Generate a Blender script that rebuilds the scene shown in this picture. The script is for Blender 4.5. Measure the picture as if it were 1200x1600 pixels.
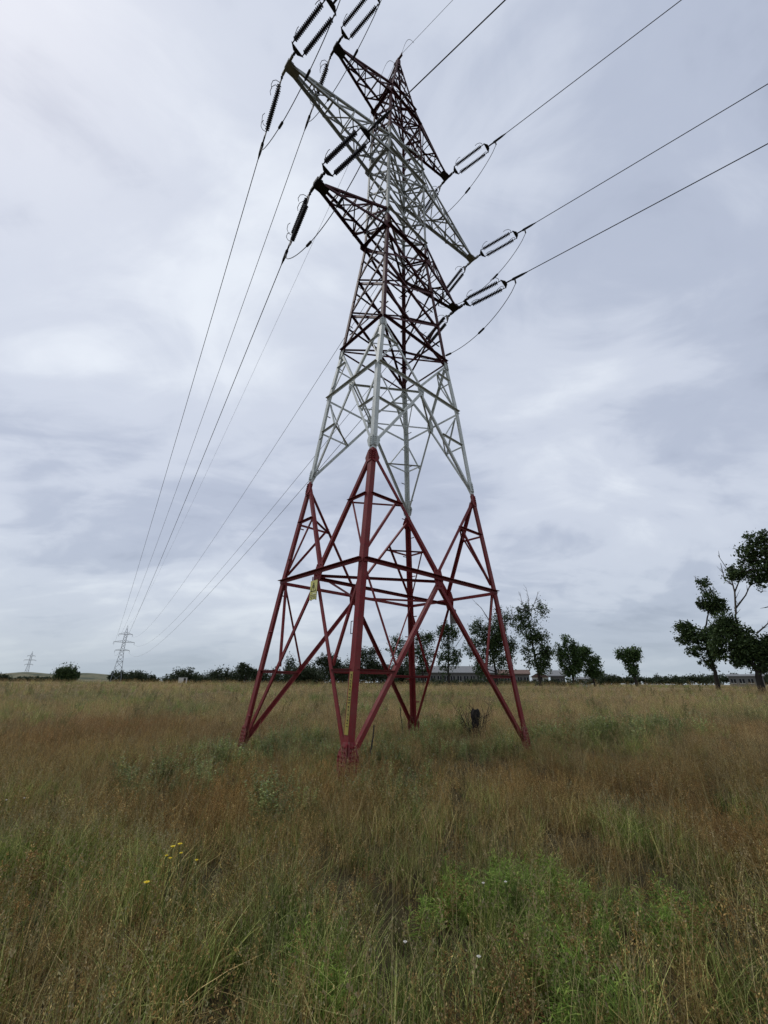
import bpy, math, random
import numpy as np
from mathutils import Vector, Matrix, Euler
R_ = math.radians
random.seed(7); rng = np.random.default_rng(11)
scene = bpy.context.scene
for o in list(bpy.data.objects): bpy.data.objects.remove(o)
C = scene.collection

# ------------------------------------------------------------------ camera
F_PX, PITCH, ROLL, CAM_H = 665.6, R_(21.848), R_(-0.35), 1.8      # photo 1200 x 1600
cam_d = bpy.data.cameras.new('camera'); cam = bpy.data.objects.new('camera', cam_d); C.objects.link(cam)
cam_d.sensor_fit = 'AUTO'; cam_d.sensor_width = 36; cam_d.lens = 36*F_PX/1600
cam_d.clip_start = .05; cam_d.clip_end = 20000
cam.matrix_world = Matrix.Translation((0, 0, CAM_H)) @ Matrix.Rotation(R_(90)+PITCH, 4, 'X') @ Matrix.Rotation(-ROLL, 4, 'Z')
scene.camera = cam
scene.render.resolution_x, scene.render.resolution_y = 768, 1024

# ------------------------------------------------------------------ overcast sky
SUN_EL, SUN_AZ = R_(56), R_(-66)           # azimuth from +Y towards +X
world = bpy.data.worlds.new('World'); scene.world = world; world.use_nodes = True
nt = world.node_tree; nt.nodes.clear()
def N(t, k, **kw):
    n = t.nodes.new(k)
    for a, b in kw.items(): setattr(n, a, b)
    return n
def math_node(t, op, a, b=None, c=None, clamp=False):
    n = N(t, 'ShaderNodeMath', operation=op); n.use_clamp = clamp
    for i, v in enumerate((a, b, c)):
        if v is None: continue
        if isinstance(v, (int, float)): n.inputs[i].default_value = v
        else: t.links.new(v, n.inputs[i])
    return n.outputs[0]
def ramp(t, fac, stops, interp='LINEAR'):
    n = N(t, 'ShaderNodeValToRGB'); cr = n.color_ramp; cr.interpolation = interp
    while len(cr.elements) < len(stops): cr.elements.new(.5)
    for e, (p, c) in zip(cr.elements, stops):
        e.position = p; e.color = (*c, 1) if len(c) == 3 else c
    t.links.new(fac, n.inputs[0]); return n.outputs[0]
def mix(t, fac, a, b, mode='MIX'):
    n = N(t, 'ShaderNodeMix', data_type='RGBA', blend_type=mode)
    for i, v in ((0, fac), (6, a), (7, b)):
        if isinstance(v, (int, float)): n.inputs[i].default_value = v
        elif isinstance(v, tuple): n.inputs[i].default_value = (*v, 1)
        else: t.links.new(v, n.inputs[i])
    return n.outputs[2]
def noise(t, vec, scale, detail=4, rough=.55, dist=0., lac=2.):
    n = N(t, 'ShaderNodeTexNoise'); n.inputs['Scale'].default_value = scale
    n.inputs['Detail'].default_value = detail; n.inputs['Roughness'].default_value = rough
    n.inputs['Distortion'].default_value = dist; n.inputs['Lacunarity'].default_value = lac
    if vec is not None: t.links.new(vec, n.inputs['Vector'])
    return n.outputs[0]

tc = N(nt, 'ShaderNodeTexCoord'); sep = N(nt, 'ShaderNodeSeparateXYZ'); nt.links.new(tc.outputs['Generated'], sep.inputs[0])
zz = math_node(nt, 'ADD', math_node(nt, 'MAXIMUM', sep.outputs[2], 0.), .27)
px = math_node(nt, 'DIVIDE', sep.outputs[0], zz); py = math_node(nt, 'DIVIDE', sep.outputs[1], zz)
comb = N(nt, 'ShaderNodeCombineXYZ'); nt.links.new(px, comb.inputs[0]); nt.links.new(py, comb.inputs[1])
mp = N(nt, 'ShaderNodeMapping'); nt.links.new(comb.outputs[0], mp.inputs[0])
mp.inputs['Rotation'].default_value = (0, 0, R_(-48)); mp.inputs['Location'].default_value = (3.1, 7.4, 0)
mp.inputs['Scale'].default_value = (.8, 1.25, 1)
big = noise(nt, mp.outputs[0], .75, 3, .5, .6)
mid = noise(nt, mp.outputs[0], 2.0, 6, .52, .8)
fine = noise(nt, mp.outputs[0], 5.2, 6, .55, 1.)
v = math_node(nt, 'ADD', math_node(nt, 'MULTIPLY', big, .55), math_node(nt, 'ADD', math_node(nt, 'MULTIPLY', mid, .34), math_node(nt, 'MULTIPLY', fine, .11)))
cloud = ramp(nt, v, [(.36, (.345, .392, .508)), (.455, (.47, .522, .645)), (.53, (.61, .66, .77)), (.64, (.78, .83, .91))], 'EASE')
hz = math_node(nt, 'POWER', math_node(nt, 'SUBTRACT', 1., math_node(nt, 'MAXIMUM', sep.outputs[2], 0.)), 7.)
haze_sky = mix(nt, math_node(nt, 'MULTIPLY', hz, .85), cloud, (.43, .505, .56))
sky = N(nt, 'ShaderNodeTexSky', sky_type='NISHITA'); sky.sun_disc = False
sky.sun_elevation = SUN_EL; sky.sun_rotation = SUN_AZ; sky.dust_density = 3
bg1 = N(nt, 'ShaderNodeBackground'); bg1.inputs[1].default_value = 1.13; nt.links.new(haze_sky, bg1.inputs[0])
bg2 = N(nt, 'ShaderNodeBackground'); bg2.inputs[1].default_value = .05; nt.links.new(sky.outputs[0], bg2.inputs[0])
mx = N(nt, 'ShaderNodeMixShader'); mx.inputs[0].default_value = .12       # thick cloud over a little clear sky
nt.links.new(bg1.outputs[0], mx.inputs[1]); nt.links.new(bg2.outputs[0], mx.inputs[2])
wo = N(nt, 'ShaderNodeOutputWorld'); nt.links.new(mx.outputs[0], wo.inputs[0])

sd = bpy.data.lights.new('sun', 'SUN'); sd.energy = 1.5; sd.angle = R_(12); sd.color = (1, .96, .9)
sun = bpy.data.objects.new('sun', sd); C.objects.link(sun)
sdir = Vector((math.sin(SUN_AZ)*math.cos(SUN_EL), math.cos(SUN_AZ)*math.cos(SUN_EL), math.sin(SUN_EL)))
sun.rotation_euler = sdir.to_track_quat('Z', 'Y').to_euler(); sun.location = sdir*60

vs = scene.view_settings
vs.view_transform = 'Standard'; vs.look = 'None'; vs.gamma = 1; vs.use_curve_mapping = False; vs.exposure = 0

# ------------------------------------------------------------------ helpers
def ray(u, v):                             # photo pixel -> direction
    a = (u-600)/F_PX; b = (800-v)/F_PX; c, s = math.cos(ROLL), math.sin(ROLL)
    x = c*a+s*b; y = -s*a+c*b
    return Vector((x, math.cos(PITCH)-math.sin(PITCH)*y, math.sin(PITCH)+math.cos(PITCH)*y))
EYE = Vector((0, 0, CAM_H))
def smooth(a, b, x):
    t = np.clip((x-a)/(b-a), 0, 1); return t*t*(3-2*t)
_perm = np.random.default_rng(3).random((64, 64))
def vnoise(x, y, s):
    x = np.asarray(x, float)/s; y = np.asarray(y, float)/s
    xi = np.floor(x).astype(int); yi = np.floor(y).astype(int); fx = x-xi; fy = y-yi
    fx = fx*fx*(3-2*fx); fy = fy*fy*(3-2*fy)
    g = lambda i, j: _perm[i % 64, j % 64]
    return (g(xi, yi)*(1-fx)+g(xi+1, yi)*fx)*(1-fy)+(g(xi, yi+1)*(1-fx)+g(xi+1, yi+1)*fx)*fy
def gz(x, y):                              # height of the field: level at the tower, rising a little to the road
    x = np.asarray(x, float); y = np.asarray(y, float)
    r = np.hypot(x, y)
    h = 1.22*smooth(17, 92, r)
    h = h+(vnoise(x+40, y, 2.3)-.5)*.10*smooth(2, 6, r)*(1-smooth(60, 200, r))
    h = h+(vnoise(x, y+90, 9.)-.5)*.22*smooth(14, 30, r)*(1-smooth(150, 300, r))
    bank = np.exp(-((r-(78+6*np.sin(x*.05)))/5.)**2)*smooth(-5, 25, x)       # bank and ditch before the road
    ditch = np.exp(-((r-(66+6*np.sin(x*.05)))/3.5)**2)*smooth(-5, 25, x)
    return h+.22*bank-.35*ditch
def gz1(x, y): return float(gz(x, y))
def ground_hit(u, v):
    d = ray(u, v); t = 1.
    for i in range(4000):
        p = EYE+d*t
        if p.z <= gz1(p.x, p.y): return p
        t *= 1.003
    return p
def at_dist(u, v, D, ub):                  # pixel on the upright plane D metres off, facing along the bearing of column ub
    b = ray(ub, 1068); b = Vector((b.x, b.y, 0)).normalized(); d = ray(u, v)
    return EYE+d*(D/d.dot(b))

class MB:
    def __init__(s): s.v = []; s.f = []; s.m = []
    def add(s, vs, fs, mi=0):
        o = len(s.v); s.v += [tuple(p) for p in vs]; s.f += [tuple(i+o for i in f) for f in fs]; s.m += [mi]*len(fs)
        return s
    def box(s, c, sx, sy, sz, M=None, mi=0):
        c = Vector(c); P = []
        for x in (-1, 1):
            for y in (-1, 1):
                for z in (-1, 1):
                    q = Vector((x*sx/2, y*sy/2, z*sz/2)); P.append(c+(M @ q if M else q))
        return s.add(P, [(0, 1, 3, 2), (4, 6, 7, 5), (0, 4, 5, 1), (2, 3, 7, 6), (0, 2, 6, 4), (1, 5, 7, 3)], mi)
    def prism(s, poly, axis, mi=0):        # polygon of 3-D points pushed along axis
        n = len(poly); axis = Vector(axis); P = [Vector(p) for p in poly]+[Vector(p)+axis for p in poly]
        return s.add(P, [tuple(range(n))[::-1], tuple(range(n, 2*n))]+[(i, (i+1) % n, n+(i+1) % n, n+i) for i in range(n)], mi)
    def angle(s, p0, p1, d1, d2, w, t, mi=0):   # L-section steel: corner line p0-p1, flanges along d1 and d2
        p0 = Vector(p0); p1 = Vector(p1); a = (p1-p0).normalized()
        d1 = Vector(d1); d1 = (d1-a*d1.dot(a)).normalized(); d2 = Vector(d2); d2 = (d2-a*d2.dot(a)).normalized()
        prof = [Vector((0, 0, 0)), d1*w, d1*w+d2*t, d1*t+d2*t, d1*t+d2*w, d2*w]
        P = [p0+q for q in prof]+[p1+q for q in prof]
        return s.add(P, [(0, 1, 2, 3), (0, 3, 4, 5), (9, 8, 7, 6), (11, 10, 9, 6)]+[(i, 6+i, 6+(i+1) % 6, (i+1) % 6) for i in range(6)], mi)
    def tube(s, pts, rad, n=6, cap=True, mi=0):
        pts = [Vector(p) for p in pts]; k = len(pts)
        if isinstance(rad, (int, float)): rad = [rad]*k
        P = []; ref = Vector((.3, .2, 1)).normalized()
        for i, p in enumerate(pts):
            t = (pts[min(i+1, k-1)]-pts[max(i-1, 0)]).normalized()
            u = t.cross(ref)
            if u.length < .05: u = t.cross(Vector((1, 0, 0)))
            u.normalize(); w = t.cross(u)
            for j in range(n):
                a = 2*math.pi*j/n; P.append(p+(u*math.cos(a)+w*math.sin(a))*rad[i])
        Fc = [(i*n+j, i*n+(j+1) % n, (i+1)*n+(j+1) % n, (i+1)*n+j) for i in range(k-1) for j in range(n)]
        if cap: Fc += [tuple(range(n))[::-1], tuple(range((k-1)*n, k*n))]
        return s.add(P, Fc, mi)
    def lathe(s, p0, axis, prof, n=10, mi=0):   # profile of (distance along axis, radius)
        axis = Vector(axis).normalized(); u = axis.cross(Vector((.2, .1, 1))).normalized(); w = axis.cross(u); p0 = Vector(p0)
        P = []
        for h, r in prof:
            for j in range(n):
                a = 2*math.pi*j/n; P.append(p0+axis*h+(u*math.cos(a)+w*math.sin(a))*r)
        k = len(prof)
        return s.add(P, [(i*n+j, i*n+(j+1) % n, (i+1)*n+(j+1) % n, (i+1)*n+j) for i in range(k-1) for j in range(n)]
                     + [tuple(range(n))[::-1], tuple(range((k-1)*n, k*n))], mi)
    def build(s, name, mats, parent=None, smooth_=False):
        me = bpy.data.meshes.new(name); me.from_pydata(s.v, [], s.f)
        for m in (mats if isinstance(mats, (list, tuple)) else [mats]): me.materials.append(m)
        if any(s.m): me.polygons.foreach_set('material_index', s.m)
        if smooth_: me.polygons.foreach_set('use_smooth', [True]*len(s.f))
        me.update()
        o = bpy.data.objects.new(name, me); C.objects.link(o)
        if parent: o.parent = parent
        return o
def tag(o, label, cat=None, group=None, kind=None):
    o['label'] = label
    if cat: o['category'] = cat
    if group: o['group'] = group
    if kind: o['kind'] = kind
    return o
def empty(name, loc=(0, 0, 0)):
    o = bpy.data.objects.new(name, None); o.empty_display_size = .3; C.objects.link(o); o.location = loc; return o

# ------------------------------------------------------------------ materials
def new_mat(name):
    m = bpy.data.materials.new(name); m.use_nodes = True; t = m.node_tree
    b = t.nodes['Principled BSDF']; return m, t, b
def paint(name, base, worn, dirt, rough=.55, rust=.0):
    m, t, b = new_mat(name); tc = N(t, 'ShaderNodeTexCoord').outputs['Object']
    a = noise(t, tc, 2.2, 5, .6); c = noise(t, tc, 19., 4, .65)
    col = mix(t, ramp(t, a, [(.38, (0, 0, 0)), (.66, (1, 1, 1))]), base, worn)
    col = mix(t, math_node(t, 'MULTIPLY', ramp(t, c, [(.50, (0, 0, 0)), (.72, (1, 1, 1))]), .55), col, dirt)
    if rust:
        sm = N(t, 'ShaderNodeMapping'); sm.inputs['Scale'].default_value = (26, 26, .9); t.links.new(tc, sm.inputs[0])
        col = mix(t, math_node(t, 'MULTIPLY', ramp(t, noise(t, sm.outputs[0], 1., 4, .65), [(.5, (0, 0, 0)), (.7, (1, 1, 1))]), .5), col, dirt)
        e = noise(t, tc, 7., 6, .7)
        col = mix(t, math_node(t, 'MULTIPLY', ramp(t, e, [(.57, (0, 0, 0)), (.66, (1, 1, 1))]), rust), col, (.07, .03, .018))
    t.links.new(col, b.inputs['Base Color']); b.inputs['Roughness'].default_value = rough
    b.inputs['Specular IOR Level'].default_value = .14
    bp = N(t, 'ShaderNodeBump'); bp.inputs['Strength'].default_value = .12; bp.inputs['Distance'].default_value = .01
    t.links.new(c, bp.inputs['Height']); t.links.new(bp.outputs[0], b.inputs['Normal'])
    return m
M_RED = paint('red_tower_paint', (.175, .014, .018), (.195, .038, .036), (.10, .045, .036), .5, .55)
M_REDUP = paint('dark_red_upper_paint', (.052, .010, .013), (.075, .020, .022), (.04, .02, .019), .6, .5)  # darker red for the upper bands and the red crossarms
M_GREYW = paint('greyed_white_paint', (.40, .42, .41), (.30, .32, .31), (.18, .19, .18), .55, .35)
M_WHITE = paint('white_tower_paint', (.60, .63, .61), (.50, .53, .50), (.33, .35, .32), .5, .25)
M_STUB = paint('rusty_foot_paint', (.20, .022, .03), (.19, .05, .045), (.20, .14, .12), .6, .8)
M_STEEL = paint('galvanised_steel', (.20, .21, .22), (.26, .27, .28), (.12, .12, .12), .55)
M_DARK = paint('dark_fitting_steel', (.022, .022, .025), (.032, .032, .034), (.02, .018, .018), .7)
M_FAR = paint('far_tower_steel', (.24, .26, .29), (.28, .30, .33), (.2, .22, .24), .6)
M_YEL = paint('yellow_sign_paint', (.34, .27, .05), (.28, .23, .07), (.18, .14, .06), .5)
M_PALEYEL = paint('faded_yellow_plate', (.60, .56, .14), (.66, .62, .26), (.4, .38, .14), .45)
M_BLACK = paint('black_print', (.018, .017, .015), (.03, .028, .02), (.04, .035, .02), .6)
M_PLATE = paint('bare_sign_back', (.17, .165, .15), (.20, .20, .18), (.11, .10, .09), .6)
def ins_mat():
    m, t, b = new_mat('brown_glazed_insulator'); b.inputs['Base Color'].default_value = (.028, .024, .026, 1)
    b.inputs['Roughness'].default_value = .6; b.inputs['Specular IOR Level'].default_value = .2; return m
M_INS = ins_mat()
def wire_mat():
    m, t, b = new_mat('weathered_aluminium_wire'); b.inputs['Base Color'].default_value = (.06, .062, .068, 1)
    b.inputs['Roughness'].default_value = .7; return m
M_WIRE = wire_mat()

def leafy(name, c1, c2, c3=None, transl=.25, inst=False, rough=.6):
    """foliage: colour differs from leaf to leaf (and from clump to clump for scattered plants)"""
    m, t, b = new_mat(name)
    geo = N(t, 'ShaderNodeNewGeometry')
    rnd = geo.outputs['Random Per Island']
    col = ramp(t, rnd, [(0., c1), (.68 if inst else .55, c2), (1., c3 or c2)])
    if inst:
        at = N(t, 'ShaderNodeAttribute', attribute_type='INSTANCER'); at.attribute_name = 'tint'
        col = mix(t, .85, col, at.outputs['Color'], 'MULTIPLY')
    t.links.new(col, b.inputs['Base Color']); b.inputs['Roughness'].default_value = rough
    b.inputs['Specular IOR Level'].default_value = .2
    tr = N(t, 'ShaderNodeBsdfTranslucent'); t.links.new(col, tr.inputs[0])
    ms = N(t, 'ShaderNodeMixShader'); ms.inputs[0].default_value = transl
    out = t.nodes['Material Output']
    t.links.new(b.outputs[0], ms.inputs[1]); t.links.new(tr.outputs[0], ms.inputs[2]); t.links.new(ms.outputs[0], out.inputs[0])
    return m
M_LEAF = leafy('dark_tree_leaves', (.020, .036, .013), (.044, .074, .024), (.085, .125, .04), .25)
M_LEAF2 = leafy('mid_green_leaves', (.026, .052, .016), (.055, .098, .028), (.095, .15, .045), .3)
M_LEAF3 = leafy('hedge_leaves', (.022, .034, .016), (.036, .052, .024), (.05, .066, .03), .2)
M_BARK = paint('tree_bark', (.028, .024, .02), (.036, .031, .027), (.03, .026, .022), .85)
M_TWIG = paint('dead_twig', (.075, .063, .052), (.095, .082, .07), (.05, .042, .036), .85)
M_CHAR = paint('charred_wood', (.014, .012, .011), (.026, .022, .02), (.10, .09, .08), .9)

# ------------------------------------------------------------------ field
def ground_mat():
    m, t, b = new_mat('dry_meadow_ground'); geo = N(t, 'ShaderNodeNewGeometry').outputs['Position']
    a = noise(t, geo, .045, 4, .6, .6); c = noise(t, geo, .35, 5, .65, .4); e = noise(t, geo, 6., 5, .7)
    mpn = N(t, 'ShaderNodeMapping'); mpn.inputs['Scale'].default_value = (.012, .07, .05); mpn.inputs['Rotation'].default_value = (0, 0, R_(12))
    t.links.new(geo, mpn.inputs[0]); st = noise(t, mpn.outputs[0], 1., 4, .6, .3)
    col = ramp(t, a, [(.36, (.15, .135, .06)), (.5, (.25, .198, .10)), (.66, (.34, .265, .145))])
    col = mix(t, math_node(t, 'MULTIPLY', ramp(t, c, [(.42, (0, 0, 0)), (.68, (1, 1, 1))]), .6), col, (.15, .098, .045))
    col = mix(t, math_node(t, 'MULTIPLY', ramp(t, st, [(.50, (0, 0, 0)), (.64, (1, 1, 1))]), .5), col, (.075, .085, .032))
    col = mix(t, math_node(t, 'MULTIPLY', e, .55), col, (.055, .045, .022))
    ln_ = N(t, 'ShaderNodeVectorMath', operation='LENGTH'); t.links.new(geo, ln_.inputs[0])         # dark litter with shade under tall grass in its colour; meadow tone farther out
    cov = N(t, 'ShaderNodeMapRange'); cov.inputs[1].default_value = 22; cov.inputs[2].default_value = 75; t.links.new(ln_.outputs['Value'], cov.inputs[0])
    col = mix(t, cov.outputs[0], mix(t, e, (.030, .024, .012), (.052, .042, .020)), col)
    t.links.new(col, b.inputs['Base Color']); b.inputs['Roughness'].default_value = .95; b.inputs['Specular IOR Level'].default_value = .1
    bp = N(t, 'ShaderNodeBump'); bp.inputs['Strength'].default_value = .9; bp.inputs['Distance'].default_value = .15
    t.links.new(noise(t, geo, 2.5, 6, .7), bp.inputs['Height']); t.links.new(bp.outputs[0], b.inputs['Normal'])
    return m
def build_ground():
    radii = [0.]+list(np.geomspace(.6, 9000, 120)); na = 300; V = [(0, 0, gz1(0, 0))]; Fc = []
    ang = np.linspace(0, 2*math.pi, na, endpoint=False)
    for r in radii[1:]:
        x = r*np.sin(ang); y = r*np.cos(ang); z = gz(x, y); V += list(zip(x.tolist(), y.tolist(), z.tolist()))
    for j in range(na): Fc.append((0, 1+(j+1) % na, 1+j))
    for i in range(len(radii)-2):
        o = 1+i*na
        for j in range(na): Fc.append((o+j, o+(j+1) % na, o+na+(j+1) % na, o+na+j))
    mb = MB(); mb.v = V; mb.f = Fc; mb.m = [0]*len(Fc)
    g = mb.build('ground', ground_mat(), smooth_=True); g['kind'] = 'structure'; g['label'] = 'dry grass field reaching to the horizon'
build_ground()

# ------------------------------------------------------------------ the tower (local frame: x along the crossarms, z up from the ground)
TX, TY, YAW, LEAN = .2044, 12.8, R_(42.264), R_(.7306)
ROT = Matrix.Rotation(LEAN, 4, 'Y') @ Matrix.Rotation(YAW, 4, 'Z')
TOWER = Matrix.Translation((TX, TY, .2)) @ ROT @ Matrix.Translation((0, 0, -.2))
TINV = TOWER.inverted()
LV = [(-.3, 3.26, 2.27), (0, 3.235, 2.25), (4.482, 2.711, 1.878), (7.767, 2.271, 1.577), (11.016, 1.970, 1.345), (13.256, 1.653, 1.155),
      (18.75, 1.172, .715), (23.75, 1.150, .700), (28.6, 1.055, .625), (34.3, .06, .05)]
def hw(z): return float(np.interp(z, [l[0] for l in LV], [l[1] for l in LV])), float(np.interp(z, [l[0] for l in LV], [l[2] for l in LV]))
def node(c, z):
    w = hw(z); return Vector((c[0]*w[0], c[1]*w[1], z))
CORN = [(-1, -1), (1, -1), (1, 1), (-1, 1)]                   # near, right, far, left
FACES = [(CORN[i], CORN[(i+1) % 4]) for i in range(4)]
def fnormal(a, b): return Vector(((a[0]+b[0])/2, (a[1]+b[1])/2, 0)).normalized()
def pmid(a, b, z): return (node(a, z)+node(b, z))/2
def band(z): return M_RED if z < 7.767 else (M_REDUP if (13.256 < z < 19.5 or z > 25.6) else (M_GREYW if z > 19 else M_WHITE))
UZ = Vector((0, 0, 1))
tower = empty('transmission_tower'); tower.matrix_world = TOWER
tag(tower, 'tall red and white lattice electricity tower standing in the grass field', 'tower')

def strut(name, p0, p1, n, w, mat, parent=tower, inset=.0, t=None, flip=False):
    p0 = Vector(p0); p1 = Vector(p1); n = Vector(n); a = (p1-p0).normalized()
    side = a.cross(n).normalized()
    if flip: side = -side
    off = -side*w*.5-n*inset
    return MB().angle(p0+off, p1+off, side, -n, w, t or max(.008, w*.11)).build(name, mat, parent)

def hbeam(name, p0, p1, n, w, mat, parent=None, inset=0.):
    p0 = Vector(p0)-Vector(n)*inset+UZ*w*.5; p1 = Vector(p1)-Vector(n)*inset+UZ*w*.5
    return MB().angle(p0, p1, (0, 0, -1), n, w, max(.009, w*.11)).build(name, mat, parent or tower)
# legs: heavy angle steel, one mesh per leg, the colour bands as material slots
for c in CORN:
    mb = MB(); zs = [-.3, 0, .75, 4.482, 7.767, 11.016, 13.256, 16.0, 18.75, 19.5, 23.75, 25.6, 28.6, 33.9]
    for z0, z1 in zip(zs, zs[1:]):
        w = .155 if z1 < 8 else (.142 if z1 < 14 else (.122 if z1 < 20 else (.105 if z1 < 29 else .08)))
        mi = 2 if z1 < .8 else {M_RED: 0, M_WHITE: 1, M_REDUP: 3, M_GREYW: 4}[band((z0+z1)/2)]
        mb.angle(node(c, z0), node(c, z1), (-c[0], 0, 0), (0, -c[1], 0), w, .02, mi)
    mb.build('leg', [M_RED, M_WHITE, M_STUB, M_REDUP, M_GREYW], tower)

def gusset(poly2d, origin, ux, uz, n, mat, th=.014, name='gusset_plate', lift=.012):
    o = Vector(origin)+Vector(n)*lift
    mb = MB().prism([o+Vector(ux)*x+Vector(uz)*z for x, z in poly2d], Vector(n)*th)
    return mb.build(name, mat, tower)
bolts = {'r': MB(), 'w': MB()}
def bolt(p, n, key, r=.018):
    bolts[key].lathe(p, n, [(0, r), (.018, r), (.022, r*.7)], 6)

UZ = Vector((0, 0, 1))
for ci, c in enumerate(CORN):
    adj = [CORN[(ci+1) % 4], CORN[(ci-1) % 4]]
    foot_z, zi = .42, 2.02
    for lo, hi, zr, inv in ((foot_z, 4.30, zi, False), (7.50, 4.62, 6.30, True), (8.02, 10.85, 9.62, False), (13.0, 11.17, 12.35, True)):
        # half panel at this leg: limb from the leg (lo) to the middle of each face (hi); secondary members at level zr
        mat = band(lo); big = lo < 8
        pts = []
        for b in adj:
            n = fnormal(c, b); A = node(c, lo); B = pmid(c, b, hi)
            ins = .012
            fr = (A-node(c, lo)).length
            inward = (B-A); inward.z = 0; inward.normalize()
            A2 = A+inward*.13
            strut('main_brace', A2, B, n, .098 if big else .08, mat, inset=.03)
            t = (zr-lo)/(hi-lo); Q = A2.lerp(B, t); pts.append((Q, n))
            L0 = node(c, zr)+inward*.10
            hbeam('secondary_brace', L0, Q, n, .068 if big else .062, mat, inset=.035)
            lz = 4.40 if lo == foot_z else (4.70 if lo == 7.50 else (10.80 if lo == 8.02 else 11.25))
            L1 = node(c, lz)+inward*.11
            strut('secondary_brace', L1, A2.lerp(B, t+(-.04 if lo != foot_z else .03)), n, .06 if big else .046, mat, inset=.075)
        strut('corner_tie', pts[0][0]-pts[0][1]*.05, pts[1][0]-pts[1][1]*.05, UZ, .05 if big else .042, mat)
    # small cleats near the foot and the splice plates with their bolts where the colour changes
    for z, key in ((7.55, 'r'), (7.98, 'w'), (13.03, 'w')):
        for b in adj:
            n = fnormal(c, b); d = (node(b, z)-node(c, z)).normalized(); up = (node(c, z+1)-node(c, z)).normalized()
            mat = M_RED if key == 'r' else M_WHITE
            s = .74 if z < 10 else .66
            if key == 'r': poly = [(.01, .2), (.2, .2), (.34, -.10), (.30, -.26), (.18, -.34), (.01, -.30)]
            elif z < 10: poly = [(.01, -.2), (.22, -.2), (.32, .12), (.26, .27), (.01, .30)]
            else: poly = [(.01, .2), (.19, .2), (.30, -.08), (.24, -.26), (.01, -.26)]
            gusset([(x*s, y*s) for x, y in poly], node(c, z), d, up, n, mat)
            for k in range(5):
                for xx in (.05, .115): bolt(node(c, z)+d*xx*s+up*(.15-.085*k)*s*(1 if z != 7.98 else -1)+n*.026, n, key)
    for b in adj:                                                # foot plates
        n = fnormal(c, b); d = (node(b, 0)-node(c, 0)).normalized(); up = (node(c, 1)-node(c, 0)).normalized()
        gusset([(.0, .72), (.13, .74), (.24, .58), (.27, .42), (.24, .26), (.17, .12), (.0, .1)], node(c, 0), d, up, n, M_STUB, .018, 'foot_plate')
        for k in range(7):
            for xx in (.05, .12): bolt(node(c, 0)+d*xx+up*(.66-.08*k)+n*.032, n, 'r', .019)
        for k in range(3): bolt(node(c, 0)+d*(.19+.02*k)+up*(.36+.07*k)+n*.032, n, 'r', .021)

# rings, mid-face gussets and plan bracing at the two waist levels
for z, zg, mat, key, s in ((4.46, 4.46, M_RED, 'r', 1.), (11.01, 11.01, M_WHITE, 'w', .82)):
    mids = []
    for a, b in FACES:
        n = fnormal(a, b); m = pmid(a, b, z); mids.append((m, n))
        d = (node(b, z)-node(a, z)).normalized()
        hbeam('ring_beam', node(a, z)+d*.02, node(b, z)-d*.02, n, .10*s, mat, inset=-.022)
        up = (pmid(a, b, z+1)-m).normalized()
        gusset([(-.13*s, .26*s), (.13*s, .26*s), (.19*s, 0), (.13*s, -.30*s), (-.13*s, -.30*s), (-.19*s, 0)], m, d, up, n, mat, .014, 'gusset_plate', -.045)
        for k in range(4):
            for xx in (-.07, .07): bolt(m+d*xx*s+up*(.21-.14*k)*s-n*.03, n, key)
    for i in range(4):
        p, q = mids[i], mids[(i+1) % 4]
        strut('plan_brace', p[0]-p[1]*.06-UZ*.05, q[0]-q[1]*.06-UZ*.05, UZ, .068*s, mat)
    if z < 5: strut('plan_brace', mids[3][0]-mids[3][1]*.08-UZ*.12, mids[1][0]-mids[1][1]*.08-UZ*.12, UZ, .085, mat)

# cross-braced upper body and peak
PAN = [13.256, 15.09, 16.85, 18.75, 19.75, 21.05, 22.35, 23.75, 24.9, 26.1, 27.3, 28.6, 29.8, 31.0, 32.1, 33.1, 33.85]
for k, (z0, z1) in enumerate(zip(PAN, PAN[1:])):
    for a, b in FACES:
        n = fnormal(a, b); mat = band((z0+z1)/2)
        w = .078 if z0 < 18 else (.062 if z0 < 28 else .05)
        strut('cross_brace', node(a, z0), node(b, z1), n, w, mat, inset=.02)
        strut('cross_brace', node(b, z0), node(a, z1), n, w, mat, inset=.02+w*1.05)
        if z0 < 18:
            zm = (z0+z1)/2; strut('tie', node(a, zm), node(b, zm), n, .05, mat, inset=.02+w*2.1)
for z in (13.256, 18.75, 19.75, 23.75, 24.9, 28.6, 29.8):
    for a, b in FACES:
        n = fnormal(a, b); hbeam('ring_beam', node(a, z), node(b, z), n, .11 if z in (18.75, 23.75, 28.6) else .08, band(z+.05 if z != 13.256 else 14), inset=-.02)
    strut('plan_brace', node(CORN[1], z), node(CORN[3], z), UZ, .075, band(z+.05))
    strut('plan_brace', node(CORN[0], z)-UZ*.09, node(CORN[2], z)-UZ*.09, UZ, .075, band(z+.05))
MB().box((0, 0, 34.05), .2, .2, .5).box((0, 0, 34.38), .10, .62, .09).box((0, .28, 34.48), .06, .06, .16).box((0, -.28, 34.48), .06, .06, .16).build('peak_cap', M_REDUP, tower)
for key, m in (('r', M_RED), ('w', M_WHITE)):
    bo = bolts[key].build('bolts', m, tower); bo['kind'] = 'stuff'
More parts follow.
